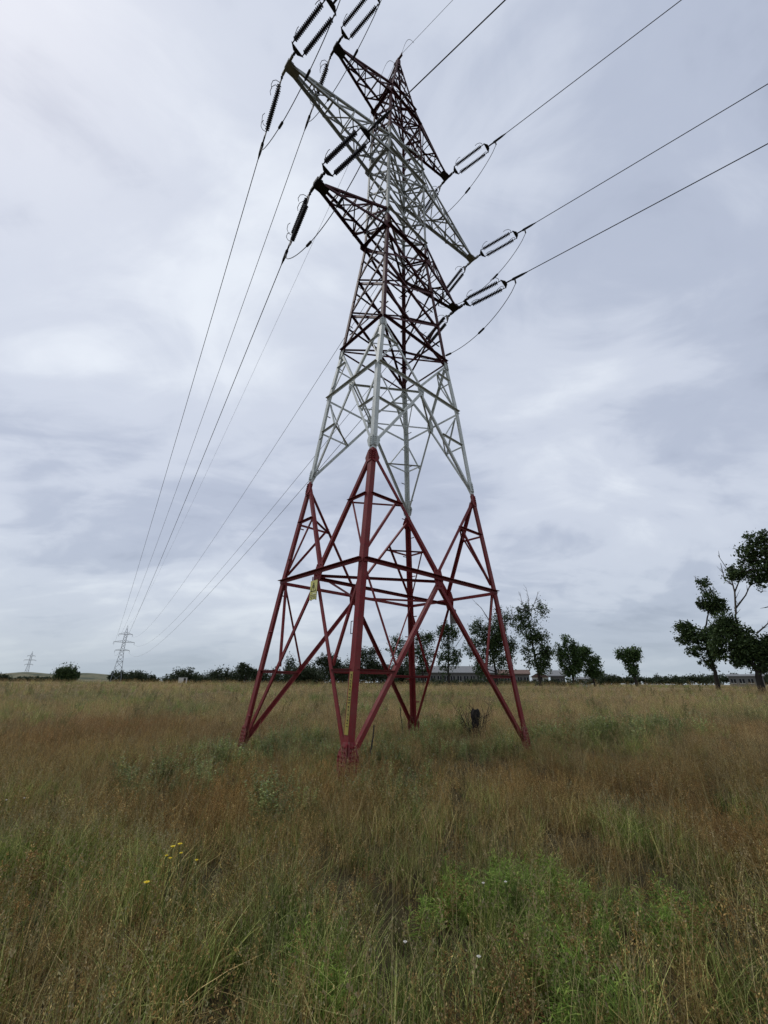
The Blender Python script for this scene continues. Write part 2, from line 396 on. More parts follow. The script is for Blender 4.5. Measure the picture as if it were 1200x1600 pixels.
# climbing pegs on the left and the far leg
for c, zr in (((1, 1), np.arange(1.2, 33, .72)), ((-1, 1), np.arange(.95, 27, 1.05))):
    for i, z in enumerate(zr):
        d = Vector((-c[0], 0, 0)) if i % 2 else Vector((0, -c[1], 0)); nn = Vector((0, c[1], 0)) if i % 2 else Vector((c[0], 0, 0))
        p = node(c, z)+d*.08
        MB().tube([p, p+d*.13+nn*.02, p+d*.20+nn*.02], [.017, .017, .02], 6).build('step_bolt', M_STEEL if band(z) in (M_WHITE, M_GREYW) else band(z), tower)

# crossarms
ARMS = [('red', 18.75, 1.0, 4.0, 4), ('white', 23.75, 1.15, 5.8, 5), ('dark red', 28.6, 1.2, 3.86, 4)]
TIPS = {}
for ai, (cname, z, dz, L, nb) in enumerate(ARMS):
    for s in (-1, 1):
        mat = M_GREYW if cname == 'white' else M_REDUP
        arm = empty('crossarm'); arm.parent = tower
        arm['label'] = '%s lattice crossarm on the %s side, %s of the three' % ('white' if cname == 'white' else 'red', 'left' if s < 0 else 'right', ('lowest', 'middle', 'highest')[ai])
        tip_dz = .22*(-s)*(1 if ai else .8)
        tipz = z+tip_dz*.5
        lo = [[], []]; hi = [[], []]
        for j, yy in enumerate((-1, 1)):
            w0 = hw(z); w1 = hw(z+dz)
            A = Vector((s*w0[0], yy*w0[1], z)); B = Vector((s*L, yy*.13, tipz))
            A1 = Vector((s*w1[0], yy*w1[1], z+dz)); B1 = Vector((s*(L-.25), yy*.11, tipz+.16))
            lo[j] = [A.lerp(B, k/nb) for k in range(nb+1)]; hi[j] = [A1.lerp(B1, k/nb) for k in range(nb+1)]
            n = Vector((0, yy, 0))
            strut('chord', A, B, n, (.115 if cname == 'white' else .10), mat, arm, flip=(s*yy > 0))
            strut('chord', A1, B1, n, .085, mat, arm)
            for k in range(nb):
                if k: strut('arm_brace', lo[j][k], hi[j][k], n, .048, mat, arm, inset=.02)
                if k < nb-1: strut('arm_brace', hi[j][k], lo[j][k+1], n, .05, mat, arm, inset=.05)
        for k in range(nb):
            if k:
                strut('arm_brace', lo[0][k], lo[1][k], UZ, .048, mat, arm); strut('arm_brace', hi[0][k], hi[1][k], UZ, .045, mat, arm)
            if k < nb-1:
                strut('arm_brace', lo[k % 2][k], lo[1-k % 2][k+1], UZ, .05, mat, arm, inset=.055)
                strut('arm_brace', hi[1-k % 2][k], hi[k % 2][k+1], UZ, .045, mat, arm, inset=.05)
        tm = M_RED if cname != 'white' else M_STEEL
        MB().prism([(s*(L-.42), -.17, tipz-.03), (s*(L+.10), -.20, tipz-.03), (s*(L+.10), .20, tipz-.03), (s*(L-.42), .17, tipz-.03)], (0, 0, .05)).box((s*L, 0, tipz+.09), .24, .30, .14).box((s*(L+.06), .27, tipz), .09, .22, .10).box((s*(L+.06), -.27, tipz), .09, .22, .10).build('tip_plate', M_DARK if cname != 'white' else M_STEEL, arm)
        for yy in (-1, 1):                                       # dark node plates where the arm meets the legs
            MB().box((s*(hw(z)[0]+.04), yy*(hw(z)[1]+.02), z), .30, .03, .30).build('node_plate', mat, arm)
        TIPS[(ai, s)] = {-1: TOWER @ Vector((s*(L+.06), -.36, tipz)), 1: TOWER @ Vector((s*(L+.06), .36, tipz))}

# warning sign, its twin seen from the back, the yellow strip with worn black marks, a bracket
def local_hit(u, v, axis, val):
    o = TINV @ EYE; d = TINV.to_3x3() @ ray(u, v); t = (val-o[axis])/d[axis]; return o+d*t
X0 = -hw(4.1)[0]-.09
p = local_hit(490, 920, 0, X0); sg = MB().box((0, 0, 0), .012, .31, .34)
sign = MB().box(p+Vector((0, 0, .05)), .012, .30, .33).build('warning_sign', M_PALEYEL, tower)
def outline(pts, wd, x, th):                                     # closed outline strip standing proud of the plate
    mb = MB(); c = sum(pts, Vector())/len(pts); inn = [c+(q-c)*(1-wd) for q in pts]
    for i in range(len(pts)):
        j = (i+1) % len(pts); mb.prism([pts[i], pts[j], inn[j], inn[i]], Vector((-th, 0, 0)))
    return mb
tri = [p+Vector((-.0065, y, z+.05)) for y, z in ((-.12, -.12), (.12, -.12), (0, .13))]
outline(tri, .22, 0, .003).build('triangle_mark', M_BLACK, sign)
fl = [(-.005, .06), (.03, .06), (.008, .005), (.03, .005), (-.02, -.085), (-.004, -.015), (-.03, -.015)]
MB().prism([p+Vector((-.0065, y, z+.04)) for y, z in fl], (-.003, 0, 0)).build('bolt_mark', M_BLACK, sign)
lower = MB().box(p+Vector((0, 0, -.20)), .012, .30, .15).build('sign_text_plate', M_PALEYEL, tower)
for k in range(3):
    mb = MB()
    for q in range(7):
        if random.random() < .85: mb.box(p+Vector((-.008, -.11+.036*q, -.16-.04*k)), .004, .022, .018)
    mb.build('faded_text_line', M_PLATE, lower)
MB().box(p+Vector((.02, -.11, .02)), .02, .02, .62).box(p+Vector((.02, .11, .02)), .02, .02, .62).build('sign_holder', M_RED, tower)
pb = local_hit(708, 964, 0, hw(4.0)[0]+.05)
bk = MB().box(pb, .012, .27, .44).build('sign_back', M_PLATE, tower)
MB().box(pb+Vector((-.012, -.11, .02)), .012, .022, .46).box(pb+Vector((-.012, .11, .02)), .012, .022, .46).box(pb+Vector((-.012, 0, -.19)), .012, .2, .02).build('sign_frame', M_STEEL, bk)
za, zb = .86, 2.0
def lp(z, off, out): w = hw(z); return Vector((-w[0]-out, -w[1]+off, z))
mb = MB().prism([lp(za, .02, .004), lp(za, .135, .004), lp(zb, .115, .004), lp(zb, .02, .004)], (-.004, 0, 0))
strip = mb.build('yellow_marking_strip', M_YEL, tower)
mb = MB(); z = zb-.06
while z > za+.12:
    u0 = .035+random.random()*.015; h = random.uniform(.018, .04)
    if not (1.40 < z < 1.56):
        mb.box(lp(z, u0+.03, .011), .004, random.uniform(.018, .035), h*.5)
        if random.random() < .6: mb.box(lp(z-.012, u0+.02, .011), .004, .012, h)
    z -= random.uniform(.042, .075)
for q in range(3):
    zz_ = 1.535-.05*q
    mb.prism([lp(zz_, .03, .009), lp(zz_-.012, .03, .009), lp(zz_-.03, .07, .009), lp(zz_-.012, .105, .009), lp(zz_, .105, .009), lp(zz_-.016, .07, .009)], (-.004, 0, 0))
mb.build('worn_black_marks', M_BLACK, strip)
pk = node((-1, -1), 2.9)+Vector((-.004, .155, 0))
MB().box(pk+Vector((0, .035, .13)), .012, .07, .015).box(pk+Vector((0, .035, -.13)), .012, .07, .015).box(pk+Vector((0, .065, 0)), .012, .012, .27).build('bracket', M_DARK, tower)
# loose earthing straps by the feet
for c, off in (((-1, -1), (.58, .0)), ((1, 1), (-.58, .0))):
    base = node(c, 0); q = [base+Vector((off[0]*k, 0, z)) for k, z in ((1.15, 1.02), (1.12, .8), (1.0, .5), (.94, .15), (.9, -.1))]
    MB().tube(q, .014, 5).build('earthing_strap', M_DARK, tower)

# ------------------------------------------------------------------ insulators, conductors, jumpers
P2_B = ray(180, 1066); P2_H = Vector((P2_B.x, P2_B.y, 0)).normalized(); P2_POS = P2_H*300.
P2_POS.z = gz1(P2_POS.x, P2_POS.y)
NEAR_H = Vector((1.258, -1.037, 0)).normalized()
names_z = ('lowest', 'middle', 'highest'); names_s = {-1: 'left', 1: 'right'}; names_d = {1: 'distant pylon', -1: 'camera'}
colr = ('red', 'white', 'red')
DISC = [(0, .022), (.004, .04), (.02, .042), (.025, .068), (.034, .094), (.044, .094), (.046, .07), (.05, .035), (.075, .03)]
def double_string(tip, dirv, ai, s, side):
    dirv = dirv.normalized(); h = dirv.cross(UZ).normalized(); up = h.cross(dirv).normalized()
    if side == 1: h, up = up, -h                                  # the strings on this side hang one above the other
    root = empty('insulator_string', tip)
    tag(root, 'twin %s insulator string on the %s %s crossarm, %s' % ('dark ribbed', names_z[ai], names_s[s], 'leading towards the distant pylon' if side == 1 else 'leading off overhead'), 'insulator', 'insulator strings on the tower')
    MB().tube([dirv*-.05, dirv*.2], .03, 6).tube([dirv*.1-h*.04, dirv*.1+h*.04], .05, 6).build('link', M_DARK, root)
    def yoke(d0, d1, w0, w1):
        mb = MB(); t = up*.015
        poly = [dirv*d0-h*w0, dirv*d0+h*w0, dirv*d1+h*w1, dirv*d1-h*w1]
        return mb.prism([q-t for q in poly], up*.03).build('yoke_plate', M_DARK, root)
    yoke(.16, .30, .10, .29)
    n = 20; l0 = .42; l1 = l0+n*.075
    for sd_ in (-1, 1):
        o = h*sd_*.235
        mb = MB().tube([o+dirv*.28, o+dirv*l0], .02, 6)
        for k in range(n): mb.lathe(o+dirv*(l0+k*.075), dirv, DISC, 8)
        mb.tube([o+dirv*l1, o+dirv*(l1+.2)], .02, 6)
        st = mb.build('disc_string', M_INS, root, True)
        for e, sg_ in ((l0-.06, 1), (l1+.06, -1)):
            q = [o+dirv*e, o+dirv*e+up*.16-dirv*sg_*.0, o+dirv*(e+sg_*.10)+up*.26+h*sd_*.05, o+dirv*(e+sg_*.26)+up*.28+h*sd_*.09, o+dirv*(e+sg_*.36)+up*.22+h*sd_*.1]
            MB().tube(q, .012, 5).build('arcing_horn', M_DARK, st)
    yoke(l1+.32, l1+.17, .10, .29)
    MB().tube([dirv*(l1+.3), dirv*(l1+.62)], .035, 6).lathe(dirv*(l1+.55), dirv, [(0, .03), (.08, .06), (.5, .05), (.75, .02)], 8).tube([dirv*(l1+.7), dirv*(l1+.72)-UZ*.30], .035, 6).build('tension_clamp', M_DARK, root)
    return tip+dirv*(l1+1.2), tip+dirv*(l1+.72)-UZ*.30
def wire(name, a, b, sag, r, label, cat='power line', group=None, n=90):
    pts = []
    for k in range(n+1):
        t = (k/n)**1.4; p = a.lerp(b, t); p.z -= 4*sag*t*(1-t); pts.append(p)
    o = MB().tube(pts, r, 5).build(name, M_WIRE, None, True); return tag(o, label, cat, group)
# second pylon's arm tips (pylon frame: across the line)
P2_ACROSS = Vector((math.cos(R_(40)), math.sin(R_(40)), 0)); P2_S = 31.3/34.3
P2_ACROSS = Vector((-P2_H.y, P2_H.x, 0))*-1
for ai, (cname, z, dz, L, nb) in enumerate(ARMS):
    for s in (-1, 1):
        ends = {}
        for side in (1, -1):
            tip = TIPS[(ai, s)][side]
            if side == 1: tgt = P2_POS+P2_ACROSS*(s*L*P2_S)+UZ*(z*P2_S-1.2); sag = 7.2
            else: tgt = tip+NEAR_H*280+UZ*-.5; sag = 4.3
            hor = Vector((tgt.x-tip.x, tgt.y-tip.y, 0)); LL = hor.length
            slope = (tgt.z-tip.z)/LL-4*sag/LL-.02
            d = (hor.normalized()+UZ*slope).normalized()
            end, clamp = double_string(tip, d, ai, s, side); ends[side] = clamp
            wire('power_line', end-d*.25, tgt, sag, .018, 'power cable from the %s %s crossarm %s' % (names_z[ai], names_s[s], 'running down to the distant pylon' if side == 1 else 'rising out of frame overhead'), group='cables strung from the tower')
        a, b = ends[-1], ends[1]; pts = []
        for k in range(25):
            t = k/24; q = a.lerp(b, t); q.z -= 1.35*(1-(2*t-1)**2)**.8
            pts.append(q)
        j = tag(empty('jumper_cable', a), 'slack jumper cable looping beneath the %s %s crossarm tip' % (names_z[ai], names_s[s]), 'cable', 'jumper cables under the crossarm tips')
        MB().tube([q-a for q in pts], .016, 5).build('cable', M_WIRE, j, True)
        for k in (8, 16): MB().lathe(pts[k]-a, pts[k+1]-pts[k-1], [(-.18, .03), (-.14, .05), (.14, .05), (.18, .03)], 7).build('damper_weight', M_DARK, j)
pk = TOWER @ Vector((0, .28, 34.5)); pn = TOWER @ Vector((0, -.28, 34.5))
wire('earth_wire', pk, P2_POS+UZ*31.3, 6.0, .010, 'thin earth wire from the tower peak down to the distant pylon', 'earth wire')
wire('earth_wire', pn, pn+NEAR_H*280, 3.6, .010, 'thin earth wire from the tower peak rising overhead out of frame', 'earth wire')
for nm, q0, d in (('left', pk, (-.35, .1, 0)), ('right', pn, (.3, -.2, 0))):
    d = Vector(d); q = [q0+d*t*2.2+UZ*(.9*math.sin(math.pi*t)-(.8*t if nm == 'left' else 0)) for t in np.linspace(0, 1, 12)]
    o = MB().tube(q, .010, 4).build('bonding_loop', M_WIRE); tag(o, 'thin wire loop at the tower peak, on its %s' % nm, 'cable')

# ------------------------------------------------------------------ distant pylons
def far_pylon(pos, across, S, label, low):
    root = empty('distant_pylon', pos); tag(root, label, 'tower')
    al = Vector((-across.y, across.x, 0))
    def P(x, y, z): return across*x*S+al*y*S+UZ*z*S
    def w(z): return float(np.interp(z, [0, 18.75, 28.6, 34.3], [2.9, .95, .8, .05]))
    k_ = 1.5 if low else 1.0
    for sx, sy in CORN:
        MB().tube([P(sx*w(z), sy*w(z), z) for z in (-1.5, 0, 9, 18.75, 28.6, 34.2)], [.10*k_]*5+[.06], 4).build('leg', M_FAR, root)
    zs = [0, 4.5, 8.5, 12, 14.8, 17, 18.75, 20.6, 22.3, 24, 25.8, 27.4, 28.8, 30.6, 32.4]
    for z0, z1 in zip(zs, zs[1:]):
        for a, b in FACES:
            mb = MB()
            for p, q in ((a, b), (b, a)): mb.tube([P(p[0]*w(z0), p[1]*w(z0), z0), P(q[0]*w(z1), q[1]*w(z1), z1)], .05*k_, 4)
            mb.build('cross_brace', M_FAR, root)
    for z in (12, 18.75, 23.75, 28.6):
        mb = MB()
        for a, b in FACES: mb.tube([P(a[0]*w(z), a[1]*w(z), z), P(b[0]*w(z), b[1]*w(z), z)], .06*k_, 4)
        mb.build('ring_beam', M_FAR, root)
    for (_, z, dz, L, nb) in ARMS:
        for s in (-1, 1):
            mb = MB()
            for y in (-1, 1):
                mb.tube([P(s*w(z), y*w(z), z), P(s*L, 0, z)], .075*k_, 4); mb.tube([P(s*w(z), y*w(z), z+dz*.9), P(s*L, 0, z+.1)], .06*k_, 4)
                for k in range(1, 4):
                    t = k/4; mb.tube([P(s*w(z), y*w(z), z).lerp(P(s*L, 0, z), t), P(s*w(z), y*w(z), z+dz*.9).lerp(P(s*L, 0, z+.1), t)], .04, 4)
            mb.build('crossarm', M_FAR, root)
            ins = MB().lathe(P(s*L, 0, z-.02), (0, 0, -1), [(0, .03)]+[(h, r) for k in range(8) for h, r in ((.1+k*.14, .11), (.2+k*.14, .05))]+[(1.3, .03)], 6).build('insulator', M_INS, root)
    return root
far_pylon(P2_POS, P2_ACROSS, P2_S, 'grey lattice pylon standing at the left horizon under the converging cables', False)
d3 = ray(38, 1062); d3 = Vector((d3.x, d3.y, 0)).normalized()*640; d3.z = gz1(d3.x, d3.y)
far_pylon(d3, Vector((d3.y, -d3.x, 0)).normalized(), .92, 'smallest grey lattice pylon, on the far ridge near the left edge', True)

# ------------------------------------------------------------------ trees
def leaf_cloud(blobs, n, size, gap=.9, seed=0):
    """leaf quads in clusters through the volume of ellipsoid blobs [(centre, rx, ry(depth), rz)], axes right/away/up of the bearing"""
    rg = np.random.default_rng(seed); vols = np.array([b[1]*b[2]*b[3] for b in blobs])**.8; vols = vols/vols.sum()
    V = []; Fc = []
    for b, fr in zip(blobs, vols):
        c, rx, ry, rz, R, U = b; m = max(40, int(n*2.0*fr)); k = max(6, m//20)
        cc = rg.normal(size=(k, 3)); cc /= np.linalg.norm(cc, axis=1)[:, None]; cc *= (rg.random((k, 1))**.45)*gap
        cl = rg.integers(0, k, m); q = cc[cl]+rg.normal(size=(m, 3))*.23*(.5+.9*rg.random((k, 1))[cl])
        pos = np.array(c)+q[:, :1]*rx*np.array(R)+q[:, 1:2]*ry*np.array(U)+q[:, 2:]*rz*np.array([0, 0, 1.])
        a = rg.normal(size=(m, 3)); a /= np.linalg.norm(a, axis=1)[:, None]; bb = np.cross(a, rg.normal(size=(m, 3))); bb /= np.linalg.norm(bb, axis=1)[:, None]
        s = size*.62*(.55+.9*rg.random((m, 1)))
        o = len(V); quad = np.stack([pos-a*s, pos+bb*s*.5, pos+a*s, pos-bb*s*.5], 1).reshape(-1, 3)
        V += quad.tolist(); Fc += [(o+4*i, o+4*i+1, o+4*i+2, o+4*i+3) for i in range(m)]
    mb = MB(); mb.v = V; mb.f = Fc; mb.m = [0]*len(Fc); return mb
def tree(name, label, D, ub, base, trunk, blobs, n, size, mat=M_LEAF, tr=.22, dead=(), group=None, depth=.8, gap=.9, cat='tree', seed=1):
    bp = at_dist(base[0], base[1], D, ub); gx = gz1(bp.x, bp.y)
    b = ray(ub, 1068); U = Vector((b.x, b.y, 0)).normalized(); Rr = Vector((U.y, -U.x, 0))
    root = empty(name, (bp.x, bp.y, gx)); o0 = Vector((bp.x, bp.y, gx)); tag(root, label, cat, group)
    rg = random.Random(seed)
    path = [Vector((0, 0, -.15))]+[at_dist(u, v, D, ub)-o0 for u, v in trunk]
    k = len(path); mbt = MB()
    fine = []
    for i in range(k-1):
        for t in np.linspace(0, 1, 4, endpoint=False): fine.append(path[i].lerp(path[i+1], t)+Vector((rg.uniform(-1, 1), rg.uniform(-1, 1), 0))*tr*.25*(1 if i else 0))
    fine.append(path[-1]); nf = len(fine)
    mbt.tube(fine, [tr*(1.25 if i == 0 else 1)*(1-.8*i/(nf-1)) for i in range(nf)], 7)
    cl = []
    for (u, v, ru, rv) in blobs:
        c = at_dist(u, v, D, ub); e = at_dist(u+ru, v, D, ub); t_ = at_dist(u, v-rv, D, ub)
        rx = (e-c).length*1.12; rz = (t_-c).length*1.1; dp = rg.uniform(-.5, .5)*rx*depth
        c = c-o0+U*dp; cl.append((c, rx, rx*depth, rz, Rr, U))
        st = min(fine, key=lambda q: (q-c).length+max(0, q.z-c.z)*2)                     # limb from the trunk to the clump
        mid_ = st.lerp(c, .5)+Vector((rg.uniform(-.3, .3), rg.uniform(-.3, .3), .15*rx))
        mbt.tube([st, mid_, c], [tr*.42, tr*.28, tr*.1], 5)
        for q in range(7):
            e2 = c+Rr*rg.uniform(-.85, .85)*rx+U*rg.uniform(-.8, .8)*rx*depth+UZ*rg.uniform(-.4, .9)*rz
            mbt.tube([mid_.lerp(c, .5), c.lerp(e2, .5)+UZ*.1, e2], [tr*.16, tr*.1, tr*.04], 4)
    mbt.build('trunk', M_BARK, root, True)
    if dead:
        mbd = MB()
        for (pts) in dead:
            q = [at_dist(u, v, D, ub)-o0 for u, v in pts]; off = U*rg.uniform(-.6, .6); q = [p_+off*(i/len(q)) for i, p_ in enumerate(q)]
            mbd.tube(q, [tr*.30*(1-.75*i/(len(q)-1)) for i in range(len(q))], 4)
            for i in range(1, len(q)):
                for _ in range(3):
                    e = q[i-1].lerp(q[i], rg.random()); dd = (q[i]-q[i-1]); e2 = e+dd*rg.uniform(.2, .5)+Rr*rg.uniform(-.5, .5)*dd.length*.6+U*rg.uniform(-.4, .4)
                    mbd.tube([e, e2], [tr*.12, tr*.03], 4)
        mbd.build('bare_branches', M_TWIG, root)
    leaf_cloud(cl, n, size, gap, seed).build('crown', mat, root)
    return root
def spray(cx, cy, ru, rv, k, seed, f=.45, lo=.3, hi=.5):       # sub-clumps round an uneven crown
    rg = random.Random(seed); out = [(cx, cy, ru*.62, rv*.62)]
    for i in range(k):
        a = rg.uniform(0, 2*math.pi); r = rg.uniform(.5, .9); s = rg.uniform(lo, hi)
        out.append((cx+math.cos(a)*ru*r, cy+math.sin(a)*rv*r, ru*s, rv*s))
    return out
G_ROAD = 'trees along the road'
tree('leaning_tree', 'leaning dark tree with a small upper tuft, left of the biggest tree', 78, 1120, (1121, 1071), [(1117, 1050), (1105, 1015), (1100, 985), (1112, 945)],
     spray(1090, 995, 34, 24, 7, 5)+spray(1113, 1030, 20, 20, 6, 6)+spray(1108, 935, 22, 22, 6, 7)+[(1118, 952, 14, 12), (1128, 948, 12, 12), (1098, 912, 12, 9)], 5200, .26, M_LEAF, .30, [[(1112, 945), (1098, 920), (1084, 899)]], G_ROAD, seed=21)
tree('broad_tree', 'biggest dark tree at the right edge with dead forked branches rising from it', 74, 1180, (1189, 1073), [(1183, 1050), (1165, 1020), (1152, 985), (1150, 955)],
     spray(1150, 1000, 40, 38, 10, 8)+spray(1180, 1030, 36, 28, 9, 9)+spray(1215, 1020, 30, 30, 7, 10)+[(1138, 972, 18, 16), (1125, 985, 18, 18)], 8200, .27, M_LEAF, .42,
     [[(1150, 960), (1148, 925), (1140, 895), (1122, 868)], [(1150, 950), (1165, 930), (1176, 905), (1182, 880)], [(1148, 925), (1156, 905), (1160, 885)], [(1182, 990), (1196, 978), (1215, 960)], [(1146, 915), (1132, 905), (1126, 880)]], G_ROAD, seed=22)
tree('tall_tree', 'tall dark tree reaching in from the right edge with only its upper crown in frame', 70, 1250, (1262, 1075), [(1258, 1040), (1245, 980), (1228, 920), (1205, 880)],
     spray(1175, 892, 34, 26, 9, 11)+spray(1205, 860, 45, 30, 10, 12)+spray(1240, 900, 40, 40, 9, 13)+[(1150, 897, 18, 9), (1192, 838, 18, 10)]+spray(1265, 960, 40, 40, 8, 14), 7500, .27, M_LEAF, .45, [[(1228, 940), (1212, 945), (1195, 950)]], G_ROAD, seed=23)
tree('small_tree', 'small windswept tree standing alone beside the road', 95, 985, (995, 1069), [(992, 1058), (986, 1045), (982, 1030)],
     spray(983, 1028, 20, 17, 8, 15)+spray(992, 1048, 13, 10, 4, 16)+[(970, 1022, 9, 8)], 2600, .26, M_LEAF2, .24, (), G_ROAD, seed=24)
tree('bushy_tree', 'left tree of the touching pair right of the tower', 92, 890, (897, 1069), [(895, 1055), (890, 1035), (887, 1018)],
     spray(888, 1025, 18, 30, 12, 17)+[(895, 1048, 14, 10), (884, 1000, 9, 9)], 3800, .26, M_LEAF2, .26, (), G_ROAD, seed=25)
tree('bushy_tree', 'right tree of the touching pair right of the tower', 94, 920, (930, 1069), [(926, 1058), (920, 1042), (916, 1030)],
     spray(920, 1036, 20, 22, 11, 18)+[(932, 1050, 10, 10), (910, 1018, 9, 8)], 3300, .26, M_LEAF2, .24, (), G_ROAD, seed=26)
tree('airy_tree', 'tall airy tree with bare twigs above its crown, just right of the tower leg', 84, 838, (845, 1070), [(841, 1050), (833, 1015), (828, 980), (824, 955)],
     spray(828, 980, 22, 34, 9, 19, lo=.25, hi=.42)+spray(838, 1030, 24, 24, 9, 20)+spray(812, 965, 12, 18, 4, 31)+[(846, 950, 10, 14), (848, 1000, 12, 14)], 4600, .25, M_LEAF, .28,
     [[(822, 955), (815, 940), (812, 924)], [(826, 955), (826, 935), (822, 918)], [(832, 950), (838, 935), (841, 925)]], G_ROAD, gap=.98, seed=27)
tree('dense_tree', 'dense dark tree seen through the right leg of the tower', 86, 772, (776, 1070), [(775, 1050), (770, 1020), (768, 985)],
     spray(770, 985, 24, 32, 10, 32)+spray(785, 1020, 24, 34, 10, 33)+spray(752, 1020, 24, 34, 9, 34)+[(745, 985, 12, 16), (800, 965, 12, 14)], 6400, .26, M_LEAF, .30,
     [[(765, 970), (752, 950), (740, 938)], [(775, 965), (775, 945), (770, 928)]], G_ROAD, seed=28)
tree('slim_tree', 'slim upright tree between the far leg and the right leg of the tower', 88, 700, (702, 1070), [(701, 1050), (700, 1015), (698, 985)],
     spray(702, 995, 16, 22, 9, 35)+spray(702, 1030, 16, 22, 8, 36)+[(690, 985, 8, 10)], 2900, .25, M_LEAF, .22, [[(712, 1010), (722, 995), (728, 985)]], G_ROAD, gap=.98, seed=29)
tree('open_tree', 'open crowned tree behind the far leg of the tower', 90, 655, (662, 1069), [(660, 1050), (655, 1020), (650, 1000)],
     spray(662, 1010, 22, 24, 9, 37)+spray(628, 1010, 20, 18, 8, 38)+spray(664, 1040, 18, 16, 6, 39), 3300, .25, M_LEAF, .24, (), G_ROAD, gap=.98, seed=30)
tree('roadside_tree', 'rounded tree right of the near leg, behind the tower', 96, 580, (585, 1068), [(584, 1055), (580, 1035), (578, 1020)],
     spray(575, 1030, 22, 22, 9, 40)+spray(592, 1050, 22, 14, 7, 41), 3300, .26, M_LEAF3, .24, (), G_ROAD, seed=31)
tree('roadside_tree', 'dark tree between the near leg and its left brace, behind the tower', 98, 520, (525, 1068), [(524, 1055), (520, 1040), (516, 1030)],
     spray(512, 1040, 24, 20, 9, 42)+spray(540, 1050, 22, 14, 7, 43), 3300, .26, M_LEAF3, .24, (), G_ROAD, seed=32)
tree('roadside_tree', 'low spreading tree left of the near leg, behind the tower', 104, 480, (482, 1067), [(481, 1060), (478, 1050)],
     spray(480, 1050, 22, 14, 8, 44), 2200, .27, M_LEAF3, .22, (), G_ROAD, seed=33)
tree('roadside_tree', 'thin topped tree left of the tower above the hedge', 118, 380, (384, 1067), [(384, 1060), (382, 1048), (380, 1040)],
     spray(380, 1043, 15, 10, 7, 45)+spray(392, 1054, 14, 10, 5, 46), 2000, .28, M_LEAF3, .22, (), G_ROAD, seed=34)
tree('round_tree', 'solitary round dark tree left of the distant pylon', 150, 105, (105, 1068), [(105, 1062), (105, 1054)],
     spray(105, 1053, 18, 12, 12, 47, lo=.35, hi=.5)+[(105, 1050, 14, 10), (97, 1060, 10, 6), (114, 1060, 10, 6)], 3800, .34, M_LEAF, .3, (), seed=35)

# hedge and scrub along the horizon: nobody could count these
def far_scrub(name, label, D, u0, u1, h_px, n, size, seed, base=1068, step=9, mat=M_LEAF3):
    rg = random.Random(seed); bl = []
    u = u0
    while u < u1:
        h = h_px*rg.uniform(.5, 1.15); w = step*rg.uniform(.8, 1.5)
        b = ray(u, 1068); U = Vector((b.x, b.y, 0)).normalized(); Rr = Vector((U.y, -U.x, 0)); dd = D*rg.uniform(.96, 1.05)
        c = at_dist(u, base-h*.42, dd, u); e = at_dist(u+w, base-h*.42, dd, u); t = at_dist(u, base-h*1.0, dd, u)
        rx = (e-c).length; rz = (t-c).length; bl.append((c, rx, rx, rz*.95, Rr, U)); u += step*rg.uniform(.6, 1.1)
    o = leaf_cloud(bl, n, size, .9, seed).build(name, mat); return tag(o, label, 'hedge', None, 'stuff')
far_scrub('hedge', 'dark hedge and scrub along the horizon left of the tower', 130, 262, 480, 22, 11000, .36, 51)
far_scrub('hedge', 'dark scrub behind the distant pylon', 330, 175, 245, 18, 5500, .8, 52, 1068, 7)
far_scrub('hedge', 'low dark scrub along the far left horizon', 340, -40, 90, 11, 4200, .8, 53, 1065, 7)
far_scrub('hedge', 'low hedge below the trees behind the tower', 112, 450, 640, 40, 14000, .32, 54)
far_scrub('hedge', 'distant green bushes along the horizon on the right', 190, 925, 1330, 16, 12000, .5, 55, 1068, 10)
far_scrub('hedge', 'dark bushes around the low buildings', 104, 640, 935, 10, 5200, .26, 56, 1070, 9)

# low ridge on the far left
def ridge():
    V = []; Fc = []; nb = 60; prof = [(-70, -.6), (-45, .28), (-15, .85), (0, 1), (25, .8), (90, -.6)]
    for i in range(nb+1):
        u = -160+i*(440/nb); b = ray(u, 1066); U = Vector((b.x, b.y, 0)).normalized()
        h = 6.6*float(smooth(285, 225, np.array(u)) if u > 200 else 1)*(.85+.25*float(vnoise(u, 3, 55)))
        h = 6.4*(1-float(smooth(190, 275, u)))*(.84+.3*float(vnoise(u+9, 3, 47)))
        for d, k in prof:
            p = U*(470+d); V.append((p.x, p.y, 1.2+(h*k if k > 0 else k)))
    m = len(prof)
    for i in range(nb):
        for j in range(m-1): Fc.append((i*m+j, (i+1)*m+j, (i+1)*m+j+1, i*m+j+1))
    mt, t, b = new_mat('ridge_grass'); geo = N(t, 'ShaderNodeNewGeometry').outputs['Position']
    t.links.new(ramp(t, noise(t, geo, .09, 5, .65), [(.36, (.035, .045, .022)), (.5, (.085, .09, .045)), (.68, (.16, .135, .075))]), b.inputs['Base Color']); b.inputs['Roughness'].default_value = 1
    mb = MB(); mb.v = V; mb.f = Fc; mb.m = [0]*len(Fc); o = mb.build('hills', mt, None, True); o['kind'] = 'structure'; o['label'] = 'low grassy ridge on the far left horizon'
ridge()

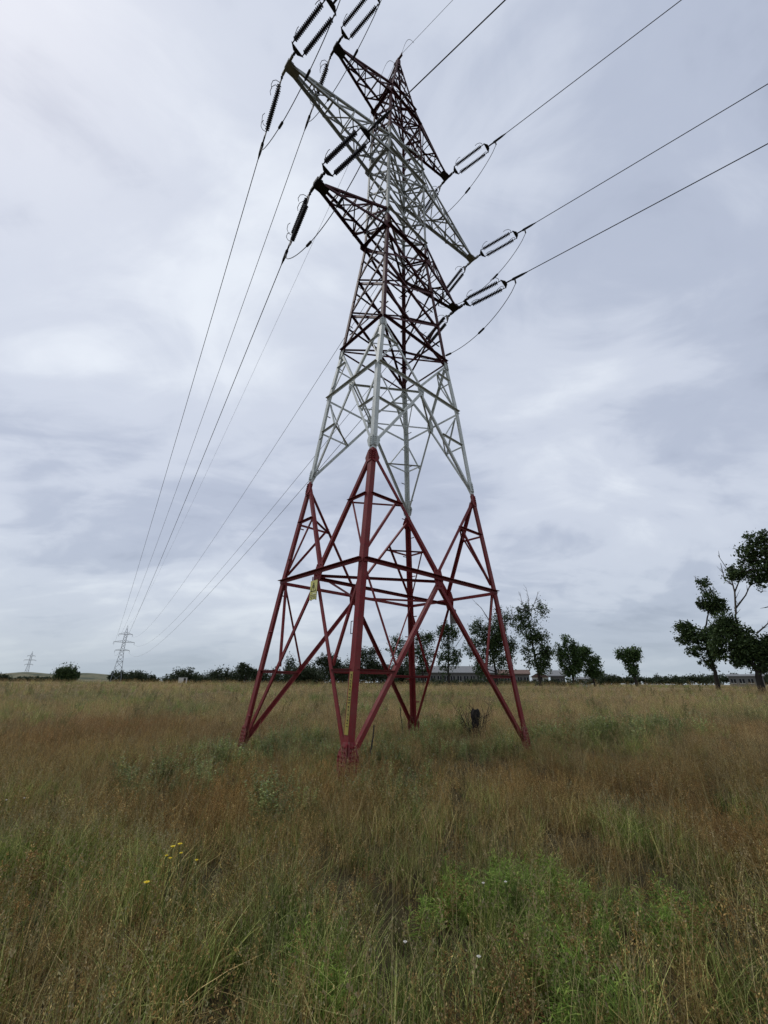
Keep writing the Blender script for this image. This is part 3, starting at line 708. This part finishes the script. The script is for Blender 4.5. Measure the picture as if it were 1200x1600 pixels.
# ------------------------------------------------------------------ low buildings behind the road trees
M_WALL = paint('grey_render_wall', (.17, .17, .16), (.13, .13, .125), (.08, .08, .075), .8)
M_WALL2 = paint('white_wall', (.62, .62, .60), (.56, .56, .54), (.4, .4, .38), .8)
M_ROOF = paint('grey_sheet_roof', (.17, .175, .18), (.2, .205, .21), (.13, .13, .13), .7)
M_PANE = paint('dark_window_glass', (.02, .022, .025), (.03, .03, .033), (.03, .03, .03), .15)
M_TILE = paint('brown_roof', (.13, .085, .07), (.16, .11, .09), (.09, .06, .05), .8)
def building(name, label, D, u0, u1, vt, ve, wall, roof, nwin, deep=9, gable=False, door=None):
    um = (u0+u1)/2; c = at_dist(um, 1068, D, um); b = ray(um, 1068); U = Vector((b.x, b.y, 0)).normalized(); Rr = Vector((U.y, -U.x, 0))
    gx = gz1(c.x, c.y); W = (at_dist(u1, 1068, D, um)-at_dist(u0, 1068, D, um)).length; he = at_dist(um, ve, D, um).z-gx; ht = at_dist(um, vt, D, um).z-gx
    root = empty(name, (c.x, c.y, gx)); root.rotation_euler = (0, 0, math.atan2(Rr.y, Rr.x)); tag(root, label, 'building')
    MB().box((0, deep/2, he/2-.2), W, deep, he+.4).build('wall', wall, root)
    o = .35
    if gable:
        MB().prism([(-W/2-o, -o, he+.02), (W/2+o, -o, he+.02), (0, -o, ht+.2)], (0, deep+2*o, 0)).build('roof', roof, root)
    else:
        MB().prism([(-W/2-o, -o, he+.01), (-W/2-o, -o, he+.2), (-W/2-o, deep/2, ht+.2), (-W/2-o, deep+o, he+.2), (-W/2-o, deep+o, he+.01)], (W+2*o, 0, 0)).build('roof', roof, root)
    for i in range(nwin):
        x = -W/2+(i+.5)*W/nwin; ww = min(1.6, W/nwin*.6); wh = min(1.3, he*.42)
        if door is not None and i == door:
            MB().box((x, -.02, 1.0), 1.0, .06, 2.0).build('door', M_PANE, root); continue
        f = MB().box((x, -.02, he*.55), ww, .05, wh).build('window', M_PANE, root)
        MB().box((x, -.05, he*.55), .06, .03, wh).box((x, -.06, he*.55-wh/2), ww+.15, .1, .08).build('frame', M_WALL2, f)
building('long_shed', 'long low shed with pale grey roof and a row of windows behind the tower', 118, 610, 775, 1041, 1052, M_WALL, M_ROOF, 16)
building('house', 'small white house under the airy tree', 112, 832, 858, 1051, 1058, M_WALL2, M_TILE, 3, 6, True, 1)
building('house', 'grey house with low pitched roof between airy tree and bushy pair', 116, 861, 884, 1048, 1057, M_WALL, M_ROOF, 3, 7)
building('house', 'little pale hut under the right tree of the bushy pair', 108, 902, 922, 1059, 1062, M_WALL2, M_ROOF, 3, 4)
building('long_shed', 'dim low shed with dark openings left of the small white house', 120, 778, 828, 1047, 1054, M_WALL, M_TILE, 5)
building('barn', 'flat roofed pale barn far behind the leaning trees on the right', 170, 1140, 1195, 1054, 1057, M_WALL, M_ROOF, 4)
# white container by the hedge on the left
cc = at_dist(285, 1066, 122, 285); g0 = gz1(cc.x, cc.y); bx_ = tag(empty('cabin', (cc.x, cc.y, g0)), 'small white cabin in front of the hedge on the left', 'cabin')
bx_.rotation_euler = (0, 0, R_(25))
MB().box((0, 0, .75), 1.9, 1.5, 1.3).build('body', M_WALL2, bx_); MB().box((0, 0, 1.46), 2.1, 1.7, .1).build('roof', M_ROOF, bx_); MB().box((.4, -.765, .72), .5, .04, 1.1).build('door', M_PANE, bx_)

# ------------------------------------------------------------------ burnt stump with dead shoots, inside the tower's right side
sp_ = ground_hit(744, 1157); st = empty('burnt_stump', sp_); tag(st, 'charred black stump with bare shoots near the right tower leg', 'stump')
rg = random.Random(5)
mb = MB().lathe((0, 0, -.1), (.05, .04, 1), [(0, .17), (.15, .15), (.3, .13), (.5, .125), (.62, .12), (.74, .13), (.82, .155), (.95, .165), (1.04, .15), (1.08, .12), (1.0, .05)], 14)
mb.v = [(x*k_+.02*rg.uniform(-1, 1), y*k_+.02*rg.uniform(-1, 1), z+.05*rg.uniform(-1, 1)*(z > .6)) for (x, y, z) in mb.v for k_ in (rg.uniform(.72, 1.18),)]
mb.build('stump', M_CHAR, st)
for k in range(20):
    a = rg.uniform(0, 6.28); r0 = rg.uniform(.02, .35); h = rg.uniform(.5, 1.45); sp = rg.uniform(.15, .65)
    b0 = Vector((math.cos(a)*r0, math.sin(a)*r0, 0)); q = [b0]
    for i in range(1, 6): q.append(b0+Vector((math.cos(a)*sp*(i/5)**1.2+rg.uniform(-.05, .05), math.sin(a)*sp*(i/5)**1.2+rg.uniform(-.05, .05), h*i/5)))
    mb = MB().tube(q, [.014-.0021*i for i in range(6)], 5)
    for _ in range(4):
        i = rg.randint(1, 4); e = q[i]+Vector((rg.uniform(-.25, .25), rg.uniform(-.25, .25), rg.uniform(.08, .35))); mb.tube([q[i], q[i].lerp(e, .5)+Vector((.02, 0, -.01)), e], [.008, .006, .003], 4)
    mb.build('dead_shoot', M_CHAR, st)

# ------------------------------------------------------------------ meadow plants: clumps scattered over the field as one mass per kind
SRC = {}
def clump_mesh(kind, seed):
    rg = np.random.default_rng(seed); V = []; Fc = []; MI = []
    def quad(p, mi=0):
        o = len(V); V.extend([tuple(q) for q in p]); Fc.append(tuple(range(o, o+len(p)))); MI.append(mi)
    def blade(b, h, az, lean, w, curl, mi=0, seg=4):
        d = np.array([math.cos(az), math.sin(az), 0]); s = np.array([-d[1], d[0], 0]); o = len(V); tw = rg.uniform(-.8, .8)
        for i in range(seg+1):
            t = i/seg; p = b+d*(lean*h*(t**curl))+np.array([0, 0, h*t*(1-.25*lean*t)]); ww = w*(1-t)**.7 if i < seg else .0004
            ss = s*math.cos(tw*t)+d*math.sin(tw*t)
            V.append(tuple(p-ss*ww)); V.append(tuple(p+ss*ww))
        for i in range(seg): Fc.append((o+2*i, o+2*i+1, o+2*i+3, o+2*i+2)); MI.append(mi)
        return p, d
    def head(p, d, L, n, sp, size, mi):
        for k in range(n):
            t = rg.random(); a = rg.uniform(0, 6.28); q = p+np.array([d[0]*.35*L*(t-.6), d[1]*.35*L*(t-.6), -L*t*.9])+np.array([math.cos(a), math.sin(a), .2])*sp*(.3+t*.7)*rg.uniform(.3, 1)
            u = rg.normal(size=3); u[2] = abs(u[2])+.8; u /= np.linalg.norm(u); w = np.cross(u, rg.normal(size=3)); w /= np.linalg.norm(w); s = size*rg.uniform(.6, 1.3)
            quad([q, q+u*s*.5+w*s*.22, q+u*s, q+u*s*.5-w*s*.22], mi)
    def leaf(p, az, el, L, w, mi):
        d = np.array([math.cos(az)*math.cos(el), math.sin(az)*math.cos(el), math.sin(el)]); s = np.array([-math.sin(az), math.cos(az), 0])
        quad([p, p+d*L*.45+s*w-np.array([0, 0, .0]), p+d*L-np.array([0, 0, L*.18]), p+d*L*.45-s*w], mi)
    wind = .9
    if kind == 'dry':
        for k in range(26):
            r = .15*math.sqrt(rg.random()); a = rg.uniform(0, 6.28); b = np.array([r*math.cos(a), r*math.sin(a), -.03])
            blade(b, rg.uniform(.18, .50), wind+rg.normal()*1.9, abs(rg.normal(.66, .36)), rg.uniform(.002, .0052), rg.uniform(1.4, 2.6), 0)
        for k in range(13):
            r = .14*math.sqrt(rg.random()); a = rg.uniform(0, 6.28); b = np.array([r*math.cos(a), r*math.sin(a), -.03])
            p, d = blade(b, rg.uniform(.42, .78), wind+rg.normal()*1.6, abs(rg.normal(.42, .28)), .0022, rg.uniform(1.5, 2.6), 0)
            head(p, d, rg.uniform(.08, .17), 22, rg.uniform(.014, .036), .013, 1)
    elif kind == 'green':
        for k in range(40):
            r = .15*math.sqrt(rg.random()); a = rg.uniform(0, 6.28); b = np.array([r*math.cos(a), r*math.sin(a), -.03])
            blade(b, rg.uniform(.2, .55), wind+rg.normal()*1.9, abs(rg.normal(.6, .35)), rg.uniform(.0022, .0052), rg.uniform(1.4, 2.8), 0)
        for k in range(5):
            r = .12*math.sqrt(rg.random()); a = rg.uniform(0, 6.28); b = np.array([r*math.cos(a), r*math.sin(a), -.03])
            p, d = blade(b, rg.uniform(.45, .75), wind+rg.normal()*1.2, abs(rg.normal(.25, .15)), .0012, 2., 0); head(p, d, .13, 12, .016, .018, 1)
    elif kind in ('weed', 'fern'):
        for k in range(8 if kind == 'weed' else 10):
            r = .14*math.sqrt(rg.random()); a = rg.uniform(0, 6.28); b = np.array([r*math.cos(a), r*math.sin(a), -.03]); h = rg.uniform(.35, .8) if kind == 'weed' else rg.uniform(.2, .42)
            az = rg.uniform(0, 6.28); ln = abs(rg.normal(.15, .12)); d = np.array([math.cos(az), math.sin(az), 0]); blade(b, h, az, ln, .0022, 1.6, 0)
            m = 42 if kind == 'weed' else 34
            for q in range(m):
                t = rg.uniform(.15, 1); p = b+d*(ln*h*t**1.6)+np.array([0, 0, h*t*(1-.25*ln*t)]); az2 = rg.uniform(0, 6.28)
                if kind == 'weed': leaf(p, az2, rg.uniform(-.1, .8), rg.uniform(.035, .09)*(1.15-.6*t), rg.uniform(.006, .015), 0)
                else: leaf(p, az2, rg.uniform(-.1, .9), rg.uniform(.05, .13)*(1.2-.6*t), .004, 0)
            if kind == 'weed' and rg.random() < .45:
                p = b+d*(ln*h)+np.array([0, 0, h*(1-.25*ln)]); head(p, d, .07, 9, .03, .013, 1)
    elif kind == 'bush':                                           # dried branching weed with tiny seed capsules
        for k in range(7):
            r = .06*math.sqrt(rg.random()); a = rg.uniform(0, 6.28); b = np.array([r*math.cos(a), r*math.sin(a), -.03]); h = rg.uniform(.32, .62); az = rg.uniform(0, 6.28); ln = abs(rg.normal(.4, .2)); d = np.array([math.cos(az), math.sin(az), 0])
            blade(b, h, az, ln, .0024, 1.3, 0)
            for q in range(7):
                t = rg.uniform(.3, .98); p = b+d*(ln*h*t**1.3)+np.array([0, 0, h*t*(1-.25*ln*t)]); az2 = rg.uniform(0, 6.28); L2 = rg.uniform(.07, .2)*(1.3-t); e, d2 = blade(p, L2*rg.uniform(.5, 1), az2, rg.uniform(.5, 1.2), .0014, 1.1, 0, 2)
                for c in range(13):
                    tt = rg.uniform(.25, 1.1); pos = p+(e-p)*tt+rg.normal(size=3)*.012; u = rg.normal(size=3); u /= np.linalg.norm(u); w = np.cross(u, rg.normal(size=3)); w /= np.linalg.norm(w); sz = rg.uniform(.004, .0095)
                    quad([pos-u*sz, pos+w*sz*.55, pos+u*sz, pos-w*sz*.55], 1)
    elif kind == 'straw':                                          # tall pale single stems
        for k in range(4):
            a = rg.uniform(0, 6.28); b = np.array([.08*math.cos(a), .08*math.sin(a), -.03]); p, d = blade(b, rg.uniform(.7, 1.02), wind+rg.normal()*1.4, abs(rg.normal(.3, .22)), .0019, 2., 0, 6)
            head(p, d, rg.uniform(.12, .24), 20, .011, .014, 1)
    me = bpy.data.meshes.new(kind+'_clump'); me.from_pydata(V, [], Fc); me.polygons.foreach_set('material_index', MI)
    return me
MATS = {'dry': (leafy('dry_grass_blade', (.11, .072, .028), (.27, .19, .08), (.74, .60, .31), .3, True), leafy('dry_seed_head', (.18, .105, .042), (.36, .235, .10), (.70, .53, .27), .3, True)),
        'green': (leafy('green_grass_blade', (.06, .09, .016), (.15, .19, .038), (.52, .52, .18), .35, True), leafy('green_seed_head', (.19, .16, .075), (.24, .21, .10), (.31, .27, .15), .3, True)),
        'weed': (leafy('weed_leaf', (.075, .105, .028), (.17, .215, .06), (.44, .46, .18), .3, True), leafy('weed_flower', (.32, .33, .22), (.45, .45, .36), (.6, .6, .52), .3, True)),
        'fern': (leafy('feathery_leaf', (.08, .15, .02), (.17, .27, .036), (.40, .50, .11), .35, True),)*2,
        'bush': (leafy('dry_weed_stem', (.12, .08, .034), (.20, .14, .055), (.32, .24, .095), .15, True), leafy('dry_seed_capsule', (.10, .058, .024), (.24, .155, .06), (.56, .43, .20), .2, True)),
        'straw': (leafy('straw_stem', (.34, .27, .12), (.41, .33, .15), (.47, .39, .20), .3, True), leafy('straw_head', (.28, .215, .10), (.34, .265, .13), (.41, .33, .18), .3, True))}
for kind, nv in (('dry', 6), ('green', 5), ('weed', 5), ('fern', 4), ('bush', 5), ('straw', 4)):
    col = bpy.data.collections.new(kind+'_plants')
    for i in range(nv):
        me = clump_mesh(kind, 100+i*7+len(kind)); [me.materials.append(m) for m in MATS[kind]]
        ob = bpy.data.objects.new('%s_clump_%02d' % (kind, i), me); col.objects.link(ob)
    SRC[kind] = (col, nv)
def scatter_tree(col):
    g = bpy.data.node_groups.new('scatter_'+col.name, 'GeometryNodeTree')
    g.interface.new_socket('Geometry', in_out='INPUT', socket_type='NodeSocketGeometry'); g.interface.new_socket('Geometry', in_out='OUTPUT', socket_type='NodeSocketGeometry')
    gi = g.nodes.new('NodeGroupInput'); go = g.nodes.new('NodeGroupOutput'); ip = g.nodes.new('GeometryNodeInstanceOnPoints'); ci = g.nodes.new('GeometryNodeCollectionInfo')
    ci.inputs['Collection'].default_value = col; ci.inputs['Separate Children'].default_value = True; ci.inputs['Reset Children'].default_value = True
    def attr(nm, tp):
        n = g.nodes.new('GeometryNodeInputNamedAttribute'); n.data_type = tp; n.inputs['Name'].default_value = nm; return n.outputs['Attribute']
    ip.inputs['Pick Instance'].default_value = True
    g.links.new(gi.outputs[0], ip.inputs['Points']); g.links.new(ci.outputs[0], ip.inputs['Instance'])
    g.links.new(attr('pick', 'INT'), ip.inputs['Instance Index']); g.links.new(attr('rot', 'FLOAT_VECTOR'), ip.inputs['Rotation']); g.links.new(attr('scl', 'FLOAT_VECTOR'), ip.inputs['Scale'])
    g.links.new(ip.outputs[0], go.inputs[0]); return g
def scatter(name, label, kind, x, y, sc, tint, cat):
    n = len(x); col, nv = SRC[kind]; z = gz(x, y)
    me = bpy.data.meshes.new(name); me.from_pydata(np.stack([x, y, z], 1).tolist(), [], [])
    rot = np.stack([rng.normal(0, .10, n), rng.normal(0, .10, n), rng.normal(0, 1.1, n)], 1)
    scl = np.stack([sc*rng.uniform(.9, 1.2, n), sc*rng.uniform(.9, 1.2, n), sc*rng.uniform(.8, 1.15, n)], 1)
    me.attributes.new('pick', 'INT', 'POINT').data.foreach_set('value', rng.integers(0, nv, n).astype(np.int32))
    me.attributes.new('rot', 'FLOAT_VECTOR', 'POINT').data.foreach_set('vector', rot.astype(np.float32).ravel())
    me.attributes.new('scl', 'FLOAT_VECTOR', 'POINT').data.foreach_set('vector', scl.astype(np.float32).ravel())
    me.attributes.new('tint', 'FLOAT_COLOR', 'POINT').data.foreach_set('color', np.concatenate([tint, np.ones((n, 1))], 1).astype(np.float32).ravel())
    o = bpy.data.objects.new(name, me); C.objects.link(o); md = o.modifiers.new('scatter', 'NODES'); md.node_group = scatter_tree(col)
    return tag(o, label, cat, None, 'stuff')
def points(r0, r1, dens, half=R_(58)):
    n = int(half*(r1*r1-r0*r0)*dens); r = np.sqrt(rng.uniform(r0*r0, r1*r1, n)); a = rng.uniform(-half, half, n); return r*np.sin(a), r*np.cos(a)
def patch_list(lst): return [(ground_hit(u, v), r) for u, v, r in lst]
GREEN = patch_list([(800, 1440, .75), (1080, 1470, .5), (700, 1560, .5), (860, 1580, .5), (30, 1420, .6), (610, 1400, .5), (1010, 1330, .6), (450, 1500, .4), (960, 1180, 1.3), (1150, 1290, .6)])
WEED = patch_list([(400, 1190, 1.1), (470, 1170, 1.4), (350, 1200, 1.), (520, 1190, .8), (640, 1170, 1.2), (740, 1185, 1.3), (850, 1165, 1.2), (960, 1160, 1.5), (590, 1200, .8), (250, 1240, .9), (1040, 1150, 1.4), (690, 1150, 1.4), (1120, 1100, 2.2), (560, 1120, 1.5), (430, 1290, .5), (610, 1260, .7)])
FERN = patch_list([(820, 1420, .42), (760, 1440, .4), (880, 1450, .32), (960, 1165, .9), (930, 1590, .3), (500, 1560, .25), (1060, 1480, .3), (830, 1480, .35)])
BROWN = patch_list([(420, 1270, .9), (300, 1300, .8), (560, 1260, .8), (880, 1240, 1.4), (1000, 1250, 1.2), (1120, 1330, .7), (200, 1150, 3.), (90, 1180, 1.6), (640, 1250, .8), (1150, 1150, 2.), (820, 1220, 1.)])
def infl(x, y, lst):
    s = np.zeros_like(x)
    for p, r in lst: s = np.maximum(s, np.exp(-((x-p.x)**2+(y-p.y)**2)/(r*r)))
    return s
X = []; Y = []; S = []
for r0, r1, dens, sc in ((.9, 4, 40, .9), (4, 8, 36, .95), (8, 14, 27, .98), (14, 24, 14, 1.1), (24, 42, 5.2, 1.25), (42, 75, 1.7, 1.35), (75, 130, .45, 1.5)):
    a, b = points(r0, r1, dens); X.append(a); Y.append(b); S.append(np.full(len(a), sc))
X = np.concatenate(X); Y = np.concatenate(Y); S = np.concatenate(S)
keep = rng.random(len(X)) < np.clip(.35+1.5*(vnoise(X+13, Y+21, .62)-.12), .45, 1)+.6*smooth(12, 22, np.hypot(X, Y)); X, Y, S = X[keep], Y[keep], S[keep]
g = infl(X, Y, GREEN); w = infl(X, Y, WEED); br = infl(X, Y, BROWN)
rr = np.hypot(X, Y)
n1 = vnoise(X, Y, 1.1); n2 = vnoise(X+31, Y+17, 3.3); n3 = vnoise(X+7, Y+55, 12.)
green_p = np.clip(.30+.10*(1-smooth(4, 8, rr))+.75*(n1-.5)+.5*(n2-.5)+.9*g-.55*br-.12*smooth(10, 26, rr)+.35*(n3-.55)*smooth(12, 30, rr), .04, .97)
weed_p = np.clip(1.15*w-.10+.2*(n2-.6), 0, .95)*(1-smooth(30, 60, rr))
u1 = rng.random(len(X)); u2 = rng.random(len(X))
is_w = u1 < weed_p; is_g = (~is_w) & (u2 < green_p); is_d = ~(is_w | is_g)
n0 = vnoise(X+3, Y+8, .55)
H = S*(.26+.28*n2+.66*n0+.18*n1)*(1-.18*np.exp(-((X-.3)**2+(Y-12.6)**2)/36.))
def tints(m, warm):
    n = int(m.sum()); k = rng.uniform(.45, 1.4, n)*(.55+.5*n1[m]+.5*n0[m]); t = np.stack([k*(1+.10*rng.normal(size=n)*.5), k, k*(1+.05*rng.normal(size=n))], 1)
    b = np.clip(br[m]*1.1+.7*(n3[m]-.45)+.25*(n2[m]-.5), 0, 1)[:, None]
    if warm:
        near = (1-smooth(9, 22, rr[m]))[:, None]
        t = t*(1-.85*b)+t*np.array([.78, .60, .50])*.85*b
        t = t*(1-near*np.array([.12, .10, .30]))
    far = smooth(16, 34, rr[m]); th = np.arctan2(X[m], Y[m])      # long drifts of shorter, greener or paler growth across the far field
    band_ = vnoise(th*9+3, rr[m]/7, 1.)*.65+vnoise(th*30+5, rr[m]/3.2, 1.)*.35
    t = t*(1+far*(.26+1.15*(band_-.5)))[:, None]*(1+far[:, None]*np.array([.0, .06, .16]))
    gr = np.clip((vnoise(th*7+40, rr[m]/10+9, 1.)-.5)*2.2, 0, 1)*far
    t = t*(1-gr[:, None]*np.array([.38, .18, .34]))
    ditch_shade = np.exp(-((rr[m]-(66+6*np.sin(X[m]*.05)))/3.)**2)*smooth(5, 25, X[m])  # shadow in the ditch, painted into the plant tint as dark brown
    t = t*(1-ditch_shade[:, None]*np.array([.5, .56, .6]))
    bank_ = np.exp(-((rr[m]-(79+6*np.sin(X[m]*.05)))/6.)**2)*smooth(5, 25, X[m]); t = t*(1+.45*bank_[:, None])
    return np.clip(t, .08, 1.6)
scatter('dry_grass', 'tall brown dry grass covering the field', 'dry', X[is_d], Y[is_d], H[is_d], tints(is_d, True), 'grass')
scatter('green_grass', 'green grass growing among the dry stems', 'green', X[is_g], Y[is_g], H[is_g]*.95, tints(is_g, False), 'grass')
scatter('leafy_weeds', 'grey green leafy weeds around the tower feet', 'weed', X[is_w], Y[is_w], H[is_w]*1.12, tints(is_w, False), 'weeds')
a, b = points(.9, 14, 34); f = infl(a, b, FERN); k = rng.random(len(a)) < f*.72; a, b = a[k], b[k]
scatter('feathery_plants', 'bright green feathery plants in the foreground grass', 'fern', a, b, rng.uniform(.75, 1.15, len(a)), np.clip(rng.uniform(.75, 1.1, (len(a), 1))*np.ones((1, 3)), 0, 1.2), 'plants')
a, b = points(1.4, 22, 9.); ra = np.hypot(a, b); pb_ = np.clip(.9*infl(a, b, BROWN)+1.5*(vnoise(a+5, b+2, 1.6)-.5)+.22-.6*infl(a, b, FERN), .03, .85)*(1-.75*smooth(12, 22, ra))*(.35+.65*smooth(3.6, 6., ra)); k = rng.random(len(a)) < pb_; a, b = a[k], b[k]; nbk = len(a)
kt = rng.uniform(.6, 1.3, nbk)[:, None]; hue = rng.random(nbk)[:, None]
scatter('dry_weeds', 'dried brown branching weeds among the foreground grass', 'bush', a, b, rng.uniform(.6, 1.15, nbk), np.clip(kt*(np.array([1., .80, .66])*hue+np.array([.82, .95, .62])*(1-hue)), .1, 1.3), 'weeds')
a, b = points(1.2, 16, 4.6)
scatter('straw_stems', 'tall pale straw stems standing above the grass', 'straw', a, b, rng.uniform(.75, 1.1, len(a)), np.clip(rng.uniform(.6, 1.15, (len(a), 1))*np.ones((1, 3)), 0, 1.2), 'grass')

a, b = points(22, 80, .035); na_ = len(a)
scatter('field_shrubs', 'dark green scrubby tufts dotted over the middle of the field', 'weed', a, b, rng.uniform(.9, 1.8, na_), np.clip(rng.uniform(.3, .75, (na_, 1))*np.ones((1, 3)), 0, 1), 'weeds')
# yellow flowers and the pale tall weed, each one a plant of its own
M_PETAL = leafy('yellow_petal', (.72, .52, .02), (.78, .60, .03), (.8, .66, .08), .3); M_STALK = leafy('flower_stalk', (.07, .10, .03), (.09, .12, .04), None, .2)
M_WPET = leafy('white_petal', (.62, .60, .54), (.7, .68, .62), None, .3)
def flower(u, v, lab, h=.52, r=.024, mat=M_PETAL, seed=0):
    rg = random.Random(seed); d = ray(u, v); t = 1.
    while (EYE+d*t).z > gz1(*(EYE+d*t).xy)+h: t *= 1.004
    top = EYE+d*t; b0 = Vector((top.x, top.y, gz1(top.x, top.y))); hh = top.z-b0.z
    o = empty('flower', b0); tag(o, lab, 'flower', 'small meadow flowers')
    MB().tube([Vector((0, 0, -.03)), Vector((.01, .0, hh*.5)), Vector((0, 0, hh))], [.003, .0025, .002], 5).build('stem', M_STALK, o)
    mb = MB()
    for k in range(9):
        a = k*2*math.pi/9; q = Vector((0, 0, hh)); e = Vector((math.cos(a), math.sin(a), .25)); s = Vector((-math.sin(a), math.cos(a), 0))
        mb.add([q, q+e*r*.6+s*r*.35, q+e*r, q+e*r*.6-s*r*.35], [(0, 1, 2, 3)])
    mb.lathe(Vector((0, 0, hh-.004)), (0, 0, 1), [(0, r*.3), (.008, r*.34), (.012, r*.1)], 7)
    mb.build('petals', mat, o)
for i, (u, v, lab) in enumerate([(260, 1337, 'yellow flower at the left end of the yellow cluster'), (270, 1323, 'yellow flower at the top left of the yellow cluster'), (281, 1319, 'yellow flower at the top right of the yellow cluster'),
                                 (266, 1341, 'yellow flower at the bottom of the yellow cluster'), (283, 1333, 'tiny yellow flower right of the yellow cluster'), (307, 1344, 'pale yellow flower set apart right of the yellow cluster'), (229, 1379, 'brightest yellow flower alone below the yellow cluster')]):
    flower(u, v, lab, r=.022 if i in (1, 2, 6) else .015, seed=i)
for i, (u, v, lab) in enumerate([(10, 1250, 'white flower head at the left edge of the grass'), (38, 1247, 'white flower head right of the one at the left edge'), (755, 1380, 'left of two white flowers above the bright green plants'), (790, 1378, 'right of two white flowers above the bright green plants'),
                                 (748, 1495, 'single white flower below the bright green plants'), (633, 1472, 'tiny white flower in the grass left of the bright green plants')]):
    flower(u, v, lab, r=.012, mat=M_WPET, seed=20+i)
